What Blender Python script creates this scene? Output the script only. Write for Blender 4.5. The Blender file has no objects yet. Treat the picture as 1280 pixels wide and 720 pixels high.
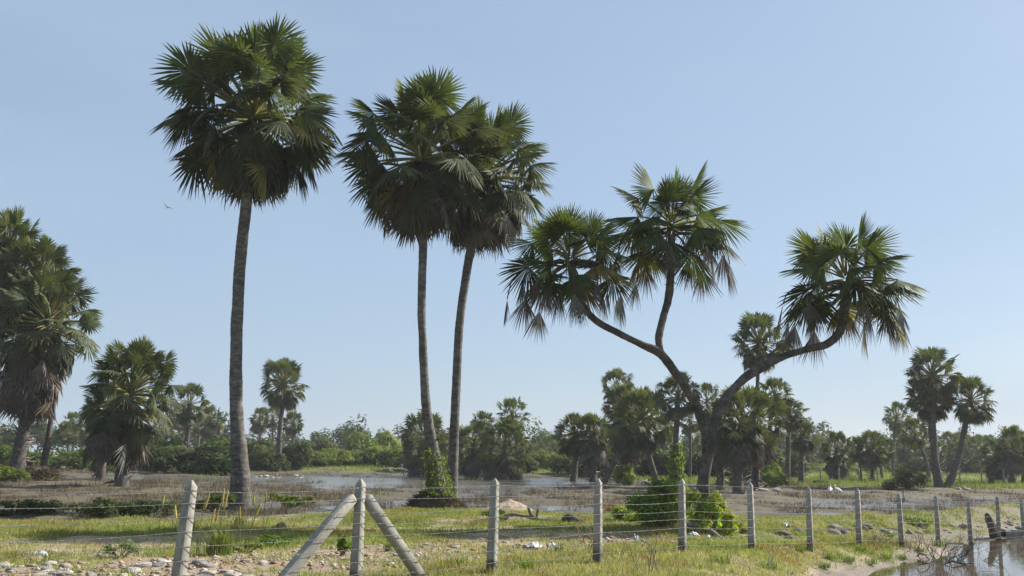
import bpy, math
import numpy as np
from mathutils import Matrix, Vector

rng = np.random.default_rng(11)
S = bpy.context.scene
COL = S.collection
R2 = math.radians
PI = math.pi

# ------------------------------------------------------------------ camera
EYE = np.array([0.0, 0.0, 1.66])
F = 1256.0
PITCH = math.atan(212.0 / F)
ROLL = 0.014
_f = np.array([0, math.cos(PITCH), math.sin(PITCH)])
_u0 = np.array([0, -math.sin(PITCH), math.cos(PITCH)])
_r0 = np.array([1.0, 0, 0])
_u = _u0 * math.cos(ROLL) - _r0 * math.sin(ROLL)
_r = _r0 * math.cos(ROLL) + _u0 * math.sin(ROLL)


def W(x, y, d):
    """where the sight line at (x, y) of the photograph is d metres away"""
    v = _f * F + _r * (x - 640) + _u * (360 - y)
    return EYE + v * (d / v[1])


cam_d = bpy.data.cameras.new("camera")
cam_d.sensor_width = 36
cam_d.lens = F / 1280 * 36
cam_d.clip_end = 5000
cam_d.clip_start = 0.1
cam = bpy.data.objects.new("camera", cam_d)
COL.objects.link(cam)
cam.matrix_world = Matrix((
    (_r[0], _u[0], -_f[0], EYE[0]), (_r[1], _u[1], -_f[1], EYE[1]),
    (_r[2], _u[2], -_f[2], EYE[2]), (0, 0, 0, 1)))
S.camera = cam


# ------------------------------------------------------------------ noise
def _hash(ix, iy, seed):
    ix = np.asarray(ix).astype(np.int64)
    iy = np.asarray(iy).astype(np.int64)
    h = (ix * 374761393 + iy * 668265263 + seed * 1442695041) & 0x7FFFFFFF
    h = ((h ^ (h >> 13)) * 1274126177) & 0x7FFFFFFF
    h = h ^ (h >> 16)
    return (h & 0xFFFF) / 65535.0


def vnoise(x, y, seed=0):
    x = np.asarray(x, float)
    y = np.asarray(y, float)
    ix, iy = np.floor(x), np.floor(y)
    fx, fy = x - ix, y - iy
    fx = fx * fx * (3 - 2 * fx)
    fy = fy * fy * (3 - 2 * fy)
    a, b = _hash(ix, iy, seed), _hash(ix + 1, iy, seed)
    c, d = _hash(ix, iy + 1, seed), _hash(ix + 1, iy + 1, seed)
    return (a * (1 - fx) + b * fx) * (1 - fy) + (c * (1 - fx) + d * fx) * fy


def fbm(x, y, seed=0, oct=3):
    s, a, t = 0.0, 1.0, 0.0
    for o in range(oct):
        s = s + a * vnoise(x * 2 ** o, y * 2 ** o, seed + o * 17)
        t += a
        a *= 0.5
    return s / t


def sst(a, b, x):
    t = np.clip((np.asarray(x, float) - a) / (b - a), 0, 1)
    return t * t * (3 - 2 * t)


# ------------------------------------------------------------------ terrain
FU = np.array([0.679, 0.734])      # along the fence
FX0, FY0 = -0.24, 15.1
KX, KY = 1.70, 1.84


def fence_st(X, Y):
    dx, dy = np.asarray(X) - FX0, np.asarray(Y) - FY0
    return dx * -FU[1] + dy * FU[0], dx * FU[0] + dy * FU[1]


def field_edge(X):
    return np.interp(X, [-40, -12, -6, -3.5, 5, 10, 14, 24, 60], [25.5, 26.5, 29.5, 32.3, 31.5, 31.6, 35.8, 46.8, 86])


FLOOD = -0.10
POND = -0.64
POOLS = [(-12.6, 80, 9, 17, .88), (3.5, 82, 7.5, 13, .82), (-4.0, 37, 3.6, 3.4, .9), (-1.2, 52, 2.6, 6, .8),
         (2.9, 35.8, 2.5, 2.4, .95), (8.4, 33.6, 3.3, 2.3, 1.2), (17.5, 44, 3.4, 3.6, .9), (13.5, 40, 2.6, 2.6, .8),
         (24, 50, 4.5, 3.4, .8), (-23, 70, 6, 6, 1.0), (-8, 62, 4, 8, .8), (11, 60, 3, 7, .7), (0, 67, 6, 9, .7)]


def pool_bias(X, Y):
    b = np.zeros_like(np.asarray(X, float))
    for (cx, cy, rx, ry, a) in POOLS:
        b = b + a * np.exp(-((X - cx) / rx) ** 2 - ((Y - cy) / ry) ** 2)
    return b


def field_mask(X, Y):
    e = field_edge(X) + (fbm(X * .35, Y * .35, 5) - .5) * 3
    return sst(-0.8, 0.9, Y - e)


MOUNDS = [(-2.35, 32.9, .95, .7, .5), (-27.2, 97, 2.2, 2.0, .7), (-26.3, 57.5, 1.0, 1.0, .75), (17.3, 71, 2.4, 2.0, .9)]


def zt(X, Y):
    X = np.asarray(X, float)
    Y = np.asarray(Y, float)
    s, t = fence_st(X, Y)
    fm = field_mask(X, Y)
    drop = np.maximum(.55 * sst(4, 23, t), .5 * sst(3, 7.5, t - .6 * s) * sst(.3, 2.5, -s))
    near = -drop * (1 - sst(1.0, 3.4, s)) + .03 * sst(2, 3.5, s) * sst(5, 12, t)
    near = near + (fbm(X * .5, Y * .5, 3) - .5) * .12 + (fbm(X * 2.3, Y * 2.3, 4) - .5) * .06
    fld = FLOOD + .085 + (fbm(X * .5, Y * .6, 8, 4) - .5) * .36 - .25 * np.clip(pool_bias(X, Y), 0, 1.0)
    bank = sst(98, 108, Y + (fbm(X * .1, 0 * X, 12) - .5) * 8 - np.clip(X, 0, 40) * .0)
    fld = fld * (1 - bank) + bank * (.35 + .006 * np.clip(Y - 105, 0, 150) + (fbm(X * .08, Y * .08, 13) - .5) * .3)
    rb = sst(9, 16, X) * sst(64, 72, Y) * (1 - bank)
    fld = fld * (1 - rb) + rb * (.05 + (fbm(X * .3, Y * .3, 14) - .5) * .1)
    z = near * (1 - fm) + fld * fm
    ditch = sst(-20, -9, -np.abs(X + 14)) * np.exp(-((Y - 26.2) / 1.0) ** 2) * .22
    z = z - ditch
    # the roadside pond
    q = (-.35 + (fbm(X * .6, Y * .6, 21) - .5) * .9 + .07 * np.clip(t - 14, 0, 12)) - s
    dep = sst(-.7, 1.5, q) * sst(6.0, 8.6, t + (fbm(X * .5, Y * .5, 22) - .5))
    z = z * (1 - dep) + np.minimum(z, POND - .30) * dep
    for (cx, cy, rx, ry, h) in MOUNDS:
        rr = np.sqrt(((X - cx) / rx) ** 2 + ((Y - cy) / ry) ** 2) + (fbm(X * 2, Y * 2, 30) - .5) * .35
        z = z + h * (1 - sst(.45, 1.08, rr))
    return z


def zs(x, y):
    return float(zt(np.array([x]), np.array([y]))[0])


def ground_at(px, d, py=600):
    p = W(px, py, d)
    return np.array([p[0], d, zs(p[0], d)])


def ground_px(px, py, lo=9, hi=130):
    """the ground seen at a pixel of the photograph"""
    ds = np.geomspace(lo, hi, 500)
    v = _f * F + _r * (px - 640) + _u * (360 - py)
    P = EYE[None] + v[None] * (ds / v[1])[:, None]
    z = zt(P[:, 0], P[:, 1])
    z = np.maximum(z, np.where(field_mask(P[:, 0], P[:, 1]) > .5, FLOOD - .03, POND - .03))
    k = np.argmax(P[:, 2] < z)
    return np.array([P[k, 0], P[k, 1], z[k]])


def grass_mask(X, Y):
    s, t = fence_st(X, Y)
    n = fbm(X * .45, Y * .45, 41, 4)
    n2 = fbm(X * 1.6, Y * 1.6, 43, 3)
    base = np.interp(s, [-9, -2, 1.0, 1.8, 4.6, 5.4, 6.6, 7.2, 9.0, 9.8, 30], [.60, .64, .70, .36, .34, .62, .58, .30, .30, .86, .95])
    base = np.where((t > 8) & (s > .8), np.maximum(base, .60), base)
    shore = 1 - sst(POND + .10, POND + .30, zt(X, Y) + (n2 - .5) * .2)
    base = base * (1 - .9 * shore) 
    g = base + (n - .5) * 1.25 + (n2 - .5) * .8
    fm = field_mask(X, Y)
    gf = (fbm(X * .35, Y * .22, 44) - .66) * 3
    bank = sst(98, 106, Y)
    right = sst(8, 15, X) * sst(66, 74, Y)
    gf = np.maximum(gf, np.maximum(bank, right) * (.5 + fbm(X * .1, Y * .1, 46)))
    return np.clip(g * (1 - fm) + gf * fm, 0, 1)


# ------------------------------------------------------------------ mesh builder
class MB:
    def __init__(self):
        self.v, self.f, self.c, self.n = [], [], [], 0

    def add(self, V, T, C):
        V = np.asarray(V, np.float32).reshape(-1, 3)
        T = np.asarray(T, np.int32).reshape(-1, 3)
        C = np.asarray(C, np.float32)
        if C.ndim == 1:
            C = np.broadcast_to(C, (len(V), 3))
        self.v.append(V)
        self.f.append(T + self.n)
        self.c.append(C)
        self.n += len(V)

    def mesh(self, name, mat, smooth=False):
        V = np.concatenate(self.v)
        T = np.concatenate(self.f)
        C = np.concatenate(self.c)
        me = bpy.data.meshes.new(name)
        me.vertices.add(len(V))
        me.vertices.foreach_set("co", V.ravel())
        me.loops.add(T.size)
        me.loops.foreach_set("vertex_index", T.ravel())
        me.polygons.add(len(T))
        me.polygons.foreach_set("loop_start", np.arange(0, T.size, 3, dtype=np.int32))
        if smooth:
            me.polygons.foreach_set("use_smooth", np.ones(len(T), bool))
        a = me.attributes.new("tint", 'FLOAT_COLOR', 'POINT')
        a.data.foreach_set("color", np.concatenate([C, np.ones((len(C), 1), np.float32)], 1).ravel())
        me.update(calc_edges=True)
        me.materials.append(mat)
        return me

    def build(self, name, mat, parent=None, smooth=False, loc=None):
        if loc is not None:
            self.v = [v - np.asarray(loc, np.float32) for v in self.v]
        o = bpy.data.objects.new(name, self.mesh(name, mat, smooth))
        COL.objects.link(o)
        if loc is not None and parent is None:
            o.location = loc
        if parent is not None:
            o.parent = parent
        return o


def tag(o, label=None, cat=None, group=None, kind=None):
    if label:
        o['label'] = label
    if cat:
        o['category'] = cat
    if group:
        o['group'] = group
    if kind:
        o['kind'] = kind
    return o


def empty(name, loc, label, cat, group=None):
    o = bpy.data.objects.new(name, None)
    COL.objects.link(o)
    o.location = [float(a) for a in loc]
    o.empty_display_size = .3
    return tag(o, label, cat, group)


def place(me, name, parent=None, loc=(0, 0, 0), rz=0.0, sc=(1, 1, 1), rx=0.0, ry=0.0):
    o = bpy.data.objects.new(name, me)
    COL.objects.link(o)
    if parent is not None:
        o.parent = parent
    o.location = [float(a) for a in loc]
    o.rotation_euler = (rx, ry, rz)
    o.scale = sc if not np.isscalar(sc) else (sc, sc, sc)
    return o


def nrm(v):
    v = np.asarray(v, float)
    return v / np.maximum(np.linalg.norm(v, axis=-1, keepdims=True), 1e-9)


def spline(P, step):
    """Catmull-Rom through the rows of P (any number of columns), about step apart"""
    P = np.asarray(P, float)
    Q = np.vstack([2 * P[0] - P[1], P, 2 * P[-1] - P[-2]])
    out = []
    for i in range(1, len(Q) - 2):
        n = max(2, int(np.linalg.norm(Q[i + 1, :3] - Q[i, :3]) / step))
        t = np.linspace(0, 1, n, endpoint=False)[:, None]
        a, b, c, d = Q[i - 1], Q[i], Q[i + 1], Q[i + 2]
        out.append(.5 * (2 * b + (c - a) * t + (2 * a - 5 * b + 4 * c - d) * t ** 2 + (3 * b - a - 3 * c + d) * t ** 3))
    out.append(P[-1:])
    return np.vstack(out)


def tube(M, P, rad, sides=8, col=(.2, .2, .2), cap=True, wob=0.0, seed=0):
    P = np.asarray(P, float)
    n = len(P)
    rad = np.broadcast_to(np.asarray(rad, float), (n,))
    T = nrm(np.gradient(P, axis=0))
    ref = np.array([1.0, 0, 0]) if abs(T[0][0]) < .9 else np.array([0, 1.0, 0])
    A = np.zeros((n, 3))
    a = ref
    for i in range(n):
        a = a - T[i] * np.dot(a, T[i])
        a = a / max(np.linalg.norm(a), 1e-9)
        A[i] = a
    B = np.cross(T, A)
    th = np.linspace(0, 2 * PI, sides, endpoint=False)
    rr = rad[:, None] * np.ones((1, sides))
    if wob:
        L = np.concatenate([[0], np.cumsum(np.linalg.norm(np.diff(P, axis=0), axis=1))])
        k = np.cos(th) * 1.7 + 3
        k2 = np.sin(th) * 1.7 + 3
        rr = rr * (1 + wob * 2 * (vnoise(k[None] + L[:, None] * 1.6, k2[None] + seed * 3.1 + L[:, None] * .6, seed) - .5)
                   + wob * .8 * (vnoise(k[None] * 4 + L[:, None] * 9, k2[None] * 4 + seed, seed + 5) - .5))
    V = P[:, None] + rr[..., None] * (np.cos(th)[None, :, None] * A[:, None] + np.sin(th)[None, :, None] * B[:, None])
    V = V.reshape(-1, 3)
    i = np.arange(n - 1)[:, None] * sides
    j = np.arange(sides)[None]
    j2 = (j + 1) % sides
    q = np.stack([i + j, i + j2, i + sides + j2, i + sides + j], -1).reshape(-1, 4)
    T_ = np.concatenate([q[:, [0, 1, 2]], q[:, [0, 2, 3]]])
    C = np.asarray(col, float)
    if C.ndim == 2 and len(C) == n:
        C = np.repeat(C, sides, 0)
    elif C.ndim == 1:
        C = np.broadcast_to(C, (len(V), 3))
    if cap:
        k = len(V)
        V = np.vstack([V, P[:1], P[-1:]])
        C = np.vstack([C, C[:1], C[-1:]])
        jj = np.arange(sides)
        T_ = np.vstack([T_, np.stack([jj * 0 + k, (jj + 1) % sides, jj], 1),
                        np.stack([jj * 0 + k + 1, (n - 1) * sides + jj, (n - 1) * sides + (jj + 1) % sides], 1)])
    M.add(V, T_, C)


def jit(c, a=.12):
    return np.clip(np.asarray(c, float) * (1 + rng.uniform(-a, a)) * (1 + rng.uniform(-a * .4, a * .4, 3)), 0, 1)


# ------------------------------------------------------------------ materials
class Nodes:
    def __init__(self, name):
        self.m = bpy.data.materials.new(name)
        self.m.use_nodes = True
        self.t = self.m.node_tree
        self.t.nodes.clear()
        self.out = self.t.nodes.new('ShaderNodeOutputMaterial')

    def new(self, kind, **kw):
        n = self.t.nodes.new(kind)
        for k, v in kw.items():
            setattr(n, k, v)
        return n

    def put(self, a, b):
        self.t.links.new(a, b)

    def set(self, sock, v):
        if hasattr(v, 'is_output') or isinstance(v, bpy.types.NodeSocket):
            self.put(v, sock)
        else:
            sock.default_value = v

    def attr(self, name, fac=False):
        n = self.new('ShaderNodeAttribute', attribute_name=name)
        return n.outputs['Fac' if fac else 'Color']

    def coord(self):
        return self.new('ShaderNodeTexCoord').outputs['Object']

    def noise(self, scale, vec=None, detail=4, rough=.55, dist=0.0):
        n = self.new('ShaderNodeTexNoise')
        n.inputs['Scale'].default_value = scale
        n.inputs['Detail'].default_value = detail
        n.inputs['Roughness'].default_value = rough
        n.inputs['Distortion'].default_value = dist
        if vec is not None:
            self.put(vec, n.inputs['Vector'])
        return n.outputs['Fac']

    def scale(self, vec, s):
        n = self.new('ShaderNodeMapping')
        n.inputs['Scale'].default_value = s
        self.put(vec, n.inputs['Vector'])
        return n.outputs[0]

    def ramp(self, v, lo, hi, a=0.0, b=1.0):
        n = self.new('ShaderNodeMapRange')
        n.interpolation_type = 'SMOOTHSTEP'
        n.inputs['From Min'].default_value = lo
        n.inputs['From Max'].default_value = hi
        n.inputs['To Min'].default_value = a
        n.inputs['To Max'].default_value = b
        self.set(n.inputs['Value'], v)
        return n.outputs[0]

    def mix(self, f, a, b, mode='MIX'):
        n = self.new('ShaderNodeMix', data_type='RGBA', blend_type=mode)
        self.set(n.inputs[0], f)
        for s, v in ((n.inputs[6], a), (n.inputs[7], b)):
            if isinstance(v, tuple):
                s.default_value = (*v, 1)
            else:
                self.put(v, s)
        return n.outputs[2]

    def math(self, op, a, b=0.0):
        n = self.new('ShaderNodeMath', operation=op)
        self.set(n.inputs[0], a)
        self.set(n.inputs[1], b)
        return n.outputs[0]

    def grey(self, v):
        n = self.new('ShaderNodeCombineColor')
        for i in range(3):
            self.put(v, n.inputs[i])
        return n.outputs[0]

    def bump(self, h, strength, dist):
        n = self.new('ShaderNodeBump')
        n.inputs['Strength'].default_value = strength
        n.inputs['Distance'].default_value = dist
        self.put(h, n.inputs['Height'])
        return n.outputs[0]

    def bsdf(self, col, rough=.8, normal=None, spec=.3, **kw):
        n = self.new('ShaderNodeBsdfPrincipled')
        self.set(n.inputs['Base Color'], col if not isinstance(col, tuple) else (*col, 1))
        self.set(n.inputs['Roughness'], rough)
        n.inputs['Specular IOR Level'].default_value = spec
        for k, v in kw.items():
            n.inputs[k].default_value = v
        if normal is not None:
            self.put(normal, n.inputs['Normal'])
        return n

    def done(self, shader):
        self.put(shader.outputs[0] if hasattr(shader, 'outputs') else shader, self.out.inputs['Surface'])
        return self.m


def mat_leaf(name, rough, spec, trans, tcol=(1.5, 1.55, .6)):
    N = Nodes(name)
    c = N.attr('tint')
    v = N.noise(3.0, N.coord(), 3)
    c2 = N.mix(1.0, c, N.grey(N.ramp(v, .3, .7, .78, 1.2)), 'MULTIPLY')
    b = N.bsdf(c2, rough, None, spec)
    t = N.new('ShaderNodeBsdfTranslucent')
    N.put(N.mix(1.0, c2, tcol, 'MULTIPLY'), t.inputs['Color'])
    m = N.new('ShaderNodeMixShader')
    m.inputs[0].default_value = trans
    N.put(b.outputs[0], m.inputs[1])
    N.put(t.outputs[0], m.inputs[2])
    return N.done(m)


def mat_tint(name, rough=.85, spec=.2, n1=6.0, n2=40.0, amt=.35, bump=.5, dist=.02, stretch=(1, 1, 1)):
    N = Nodes(name)
    co = N.scale(N.coord(), stretch)
    a, b = N.noise(n1, co, 4), N.noise(n2, co, 4, .65)
    c = N.mix(1.0, N.attr('tint'), N.grey(N.ramp(a, .3, .7, 1 - amt, 1 + amt)), 'MULTIPLY')
    c = N.mix(1.0, c, N.grey(N.ramp(b, .3, .7, 1 - amt * .8, 1 + amt * .8)), 'MULTIPLY')
    h = N.math('ADD', b, N.math('MULTIPLY', a, .5))
    return N.done(N.bsdf(c, rough, N.bump(h, bump, dist), spec))


M_FROND = mat_leaf("palm_frond_green", .58, .12, .25)
M_FAR = mat_leaf("palm_frond_dull", .6, .15, .22)
M_BARK2 = mat_tint("rough_bark", .88, .2, 3.5, 20, .45, 1.0, .04)
M_LEAF = mat_leaf("leaf_green", .6, .18, .42)
M_GRASS = mat_leaf("grass_blade", .6, .2, .35, (1.25, 1.35, .7))
M_DEAD = mat_leaf("dead_frond", .75, .2, .14, (1.2, 1.0, .8))
M_STRAW = mat_leaf("dry_stubble", .85, .1, .2, (1.1, 1.0, .9))
M_BARK = mat_tint("palm_bark", .85, .25, 5, 30, .4, .8, .03, (1, 1, 2.2))
M_WOOD = mat_tint("dead_wood", .85, .2, 8, 60, .35, .6, .01)
M_STONE = mat_tint("rubble_stone", .85, .25, 5, 34, .3, .8, .03)
M_FEATHER = mat_tint("feather", .7, .2, 12, 60, .1, .2, .004)
M_PLASTIC = mat_tint("plastic_film", .35, .4, 10, 40, .1, .5, .01)
M_PAINT = mat_tint("painted_stake", .6, .3, 10, 40, .15, .2, .004)


def mat_concrete():
    N = Nodes("fence_concrete")
    co0 = N.coord()
    ad = N.new('ShaderNodeVectorMath', operation='ADD')
    sc = N.new('ShaderNodeVectorMath', operation='SCALE')
    sc.inputs[0].default_value = (37, 21, 11)
    N.put(N.new('ShaderNodeObjectInfo').outputs['Random'], sc.inputs['Scale'])
    N.put(co0, ad.inputs[0])
    N.put(sc.outputs[0], ad.inputs[1])
    co = ad.outputs[0]
    a, b, g = N.noise(3.5, co, 5, .6), N.noise(26, co, 5, .7), N.noise(150, co, 2)
    c = N.mix(N.ramp(a, .3, .72), (.225, .213, .188), (.35, .335, .298))
    c = N.mix(N.ramp(b, .52, .72, 0, .55), c, (.16, .145, .12))
    # rain streaks run down the faces
    st = N.noise(22, N.scale(co, (1, 1, .06)), 4, .6)
    c = N.mix(N.ramp(st, .5, .75, 0, .5), c, (.13, .12, .10))
    pit = N.ramp(g, .62, .7)
    c = N.mix(N.math('MULTIPLY', pit, .6), c, (.1, .09, .08))
    # soil splash and algae near the foot, with a ragged upper edge
    sep = N.new('ShaderNodeSeparateXYZ')
    N.put(co0, sep.inputs[0])
    foot = N.math('ADD', sep.outputs['Z'], N.math('MULTIPLY', N.noise(9, co, 4), -.34))
    c = N.mix(N.ramp(foot, -.06, .09, .85, 0), c, (.075, .065, .045))
    h = N.math('SUBTRACT', b, N.math('MULTIPLY', pit, .6))
    return N.done(N.bsdf(c, .88, N.bump(h, .5, .008), .25))


M_CONC = mat_concrete()
N = Nodes("galvanised_wire")
M_WIRE = N.done(N.bsdf(N.mix(N.ramp(N.noise(14, N.coord(), 3), .4, .65), (.21, .205, .20), (.11, .10, .095)), .6, None, .3, Metallic=.2))


def mat_ground():
    N = Nodes("ground_soil")
    co = N.coord()
    g, mud, rub, wet = (N.attr(k, True) for k in ('grass', 'mud', 'rubble', 'wet'))
    n1, n2, n3 = N.noise(.7, co, 5, .6), N.noise(4.5, co, 5, .65), N.noise(28, co, 5, .7)
    n4 = N.noise(90, co, 3, .7)
    sand = N.mix(N.ramp(n2, .32, .7), (.31, .235, .155), (.47, .38, .265))
    sand = N.mix(N.ramp(n3, .45, .75, 0, .6), sand, (.20, .15, .095))
    rc = N.mix(N.ramp(n3, .35, .65), (.25, .14, .075), (.40, .31, .22))
    rc = N.mix(N.ramp(n4, .5, .66), rc, (.46, .41, .34))
    base = N.mix(N.math('MULTIPLY', rub, .85), sand, rc)
    gs = N.mix(N.ramp(n3, .3, .7), (.15, .155, .05), (.26, .25, .09))
    gs = N.mix(N.ramp(n2, .45, .8, 0, .6), gs, (.24, .17, .085))
    gf = N.ramp(N.math('ADD', g, N.math('MULTIPLY', N.math('SUBTRACT', n3, .5), .9)), .3, .62)
    base = N.mix(gf, base, gs)
    mc = N.mix(N.ramp(n2, .3, .7), (.072, .061, .042), (.165, .137, .088))
    mc = N.mix(N.ramp(n1, .45, .7, 0, .65), mc, (.16, .13, .085))
    mc = N.mix(N.math('MULTIPLY', g, .8), mc, (.14, .19, .04))
    base = N.mix(mud, base, mc)
    base = N.mix(N.math('MULTIPLY', wet, .62), base, (.055, .045, .033))
    rough = N.ramp(wet, 0, 1, .92, .45)
    h = N.math('ADD', N.math('MULTIPLY', n3, 1.0), N.math('MULTIPLY', n4, .5))
    return N.done(N.bsdf(base, rough, N.bump(h, .9, .05), .25))


def mat_water(name, col, rough, scale, strength):
    N = Nodes(name)
    co = N.coord()
    h = N.noise(scale, co, 3, .5)
    c = N.mix(N.ramp(N.noise(.35, co, 4), .35, .65), col, tuple(a * 1.5 for a in col))
    return N.done(N.bsdf(c, rough, N.bump(h, strength, .05), .5, IOR=1.33))


M_GROUND = mat_ground()
M_FLOOD = mat_water("flood_water", (.12, .11, .092), .14, 6.0, .6)
M_POND = mat_water("pond_water", (.060, .045, .028), .02, 5.0, .035)


# ------------------------------------------------------------------ ground and water
def axis(parts):
    out = []
    for a, b, n in parts:
        out.append(np.linspace(a, b, n, endpoint=False))
    out.append([parts[-1][1]])
    return np.concatenate(out)


def grid_mesh(name, X, Y, Z):
    ny, nx = X.shape
    i = np.arange(ny - 1)[:, None] * nx
    j = np.arange(nx - 1)[None]
    q = np.stack([i + j, i + j + 1, i + nx + j + 1, i + nx + j], -1).reshape(-1, 4).astype(np.int32)
    me = bpy.data.meshes.new(name)
    me.vertices.add(nx * ny)
    me.vertices.foreach_set("co", np.stack([X, Y, Z], -1).astype(np.float32).ravel())
    me.loops.add(q.size)
    me.loops.foreach_set("vertex_index", q.ravel())
    me.polygons.add(len(q))
    me.polygons.foreach_set("loop_start", np.arange(0, q.size, 4, dtype=np.int32))
    me.polygons.foreach_set("use_smooth", np.ones(len(q), bool))
    me.update(calc_edges=True)
    return me


def fattr(me, name, v):
    a = me.attributes.new(name, 'FLOAT', 'POINT')
    a.data.foreach_set("value", np.asarray(v, np.float32).ravel())


gx = axis([(-640, -140, 25), (-140, -45, 50), (-45, -14, 100), (-14, 20, 230), (20, 45, 80), (45, 140, 50), (140, 640, 25)])
gy = axis([(-60, 8, 30), (8, 40, 230), (40, 110, 220), (110, 200, 60), (200, 640, 40)])
GX, GY = np.meshgrid(gx, gy)
GZ = zt(GX, GY)
me = grid_mesh("ground", GX, GY, GZ)
s_, t_ = fence_st(GX, GY)
fm_ = field_mask(GX, GY)
fattr(me, 'grass', grass_mask(GX, GY))
fattr(me, 'mud', np.maximum(fm_ * (1 - sst(100, 112, GY) * .6), .7 * sst(9, 15, t_) * sst(-.5, 1.5, s_)))
fattr(me, 'rubble', np.clip(np.interp(s_, [.8, 1.8, 4.4, 5.6], [0, 1, 1, 0]) + (fbm(GX * .8, GY * .8, 55) - .6), 0, 1) * (1 - fm_))
wet_f = (1 - sst(.0, .07, GZ - FLOOD)) * fm_ * (1 - sst(100, 105, GY))
wet_p = (1 - sst(.03, .24, GZ - POND + (fbm(GX * 2, GY * 2, 58) - .5) * .2)) * (1 - fm_)
fattr(me, 'wet', np.clip(wet_f + wet_p, 0, 1))
me.materials.append(M_GROUND)
g = bpy.data.objects.new("ground", me)
COL.objects.link(g)
tag(g, kind='structure')


def water(name, pts, z, mat):
    me = bpy.data.meshes.new(name)
    me.from_pydata([(x, y, z) for x, y in pts], [], [list(range(len(pts)))])
    me.materials.append(mat)
    o = bpy.data.objects.new(name, me)
    COL.objects.link(o)
    return tag(o, kind='structure')


water("water", [(-60, 33.2), (-9, 31), (-6, 29), (3, 29.5), (8, 29.0), (11, 32), (16, 37.4), (24, 45.6), (60, 84.6), (110, 112), (-110, 112)], FLOOD, M_FLOOD)
water("pond_water", [(5.2, 17), (24, 10), (40, 30), (20, 35), (13.5, 31.2), (9.5, 25.5)], POND, M_POND)


# ------------------------------------------------------------------ leaves
def fan(M, B, d, n, R, nseg, span, cup, droop, col, lod=0, tipcol=None, rag=.06):
    d = nrm(d)
    n = nrm(n - d * np.dot(n, d))
    s = np.cross(d, n)
    th = np.linspace(-span / 2, span / 2, nseg) + rng.normal(0, span / nseg * .18, nseg)
    st, ct = np.sin(th)[:, None], np.cos(th)[:, None]
    dirs = nrm(ct * d + st * s - n * cup * (1 - ct) * .8)
    side = nrm(-st * d + ct * s)
    Rj = (R * (.78 + .22 * np.cos(th * .55)) * rng.uniform(1 - rag * 2, 1 + rag, nseg))[:, None]
    dj = (droop * rng.uniform(.5, 1.5, nseg))[:, None]
    up = np.array([0, 0, 1.0])
    dth = span / nseg

    def pos(r):
        return B + dirs * Rj * r - up * dj * R * r ** 2.2

    w5 = dth * Rj * .30
    c = np.asarray(col) * rng.uniform(.82, 1.18, nseg)[:, None]
    tc = c * .6 + .4 * np.asarray(tipcol) if tipcol is not None else c
    if lod == 0:
        p5, p8, p1 = pos(.52), pos(.78), pos(1.0)
        tw = rng.normal(0, .3 + droop * 1.6, (nseg, 1))
        s8 = nrm(side + n * tw)
        V = np.stack([np.broadcast_to(B, p5.shape), p5 - side * w5, p5 + n * w5 * .9, p5 + side * w5,
                      p8 - s8 * w5 * .62, p8 + n * w5 * .5, p8 + s8 * w5 * .62, p1], 1).reshape(-1, 3)
        T = np.array([[0, 1, 2], [0, 2, 3], [1, 4, 5], [1, 5, 2], [2, 5, 6], [2, 6, 3], [4, 7, 5], [5, 7, 6]])
        C = np.repeat(c, 8, 0)
        C[7::8] = tc
        k = 8
    else:
        p5, p1 = pos(.55), pos(1.0)
        w = w5 * 1.1
        V = np.stack([np.broadcast_to(B, p5.shape), p5 - side * w, p5 + side * w + n * w * .6, p1], 1).reshape(-1, 3)
        T = np.array([[0, 1, 2], [1, 3, 2]])
        C = np.repeat(c, 4, 0)
        C[3::4] = tc
        k = 4
    T = (T[None] + np.arange(nseg)[:, None, None] * k).reshape(-1, 3)
    M.add(V, T, C)


def bez(a, b, c, n):
    t = np.linspace(0, 1, n)[:, None]
    return a * (1 - t) ** 2 + 2 * b * t * (1 - t) + c * t ** 2


GREEN_Y = np.array([.082, .102, .036])
GREEN_M = np.array([.044, .058, .028])
GREEN_O = np.array([.037, .047, .027])
YELLOW = np.array([.28, .25, .07])
PET = np.array([.22, .21, .06])
BROWN = np.array([.078, .060, .042])
GREYB = np.array([.14, .131, .118])


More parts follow.
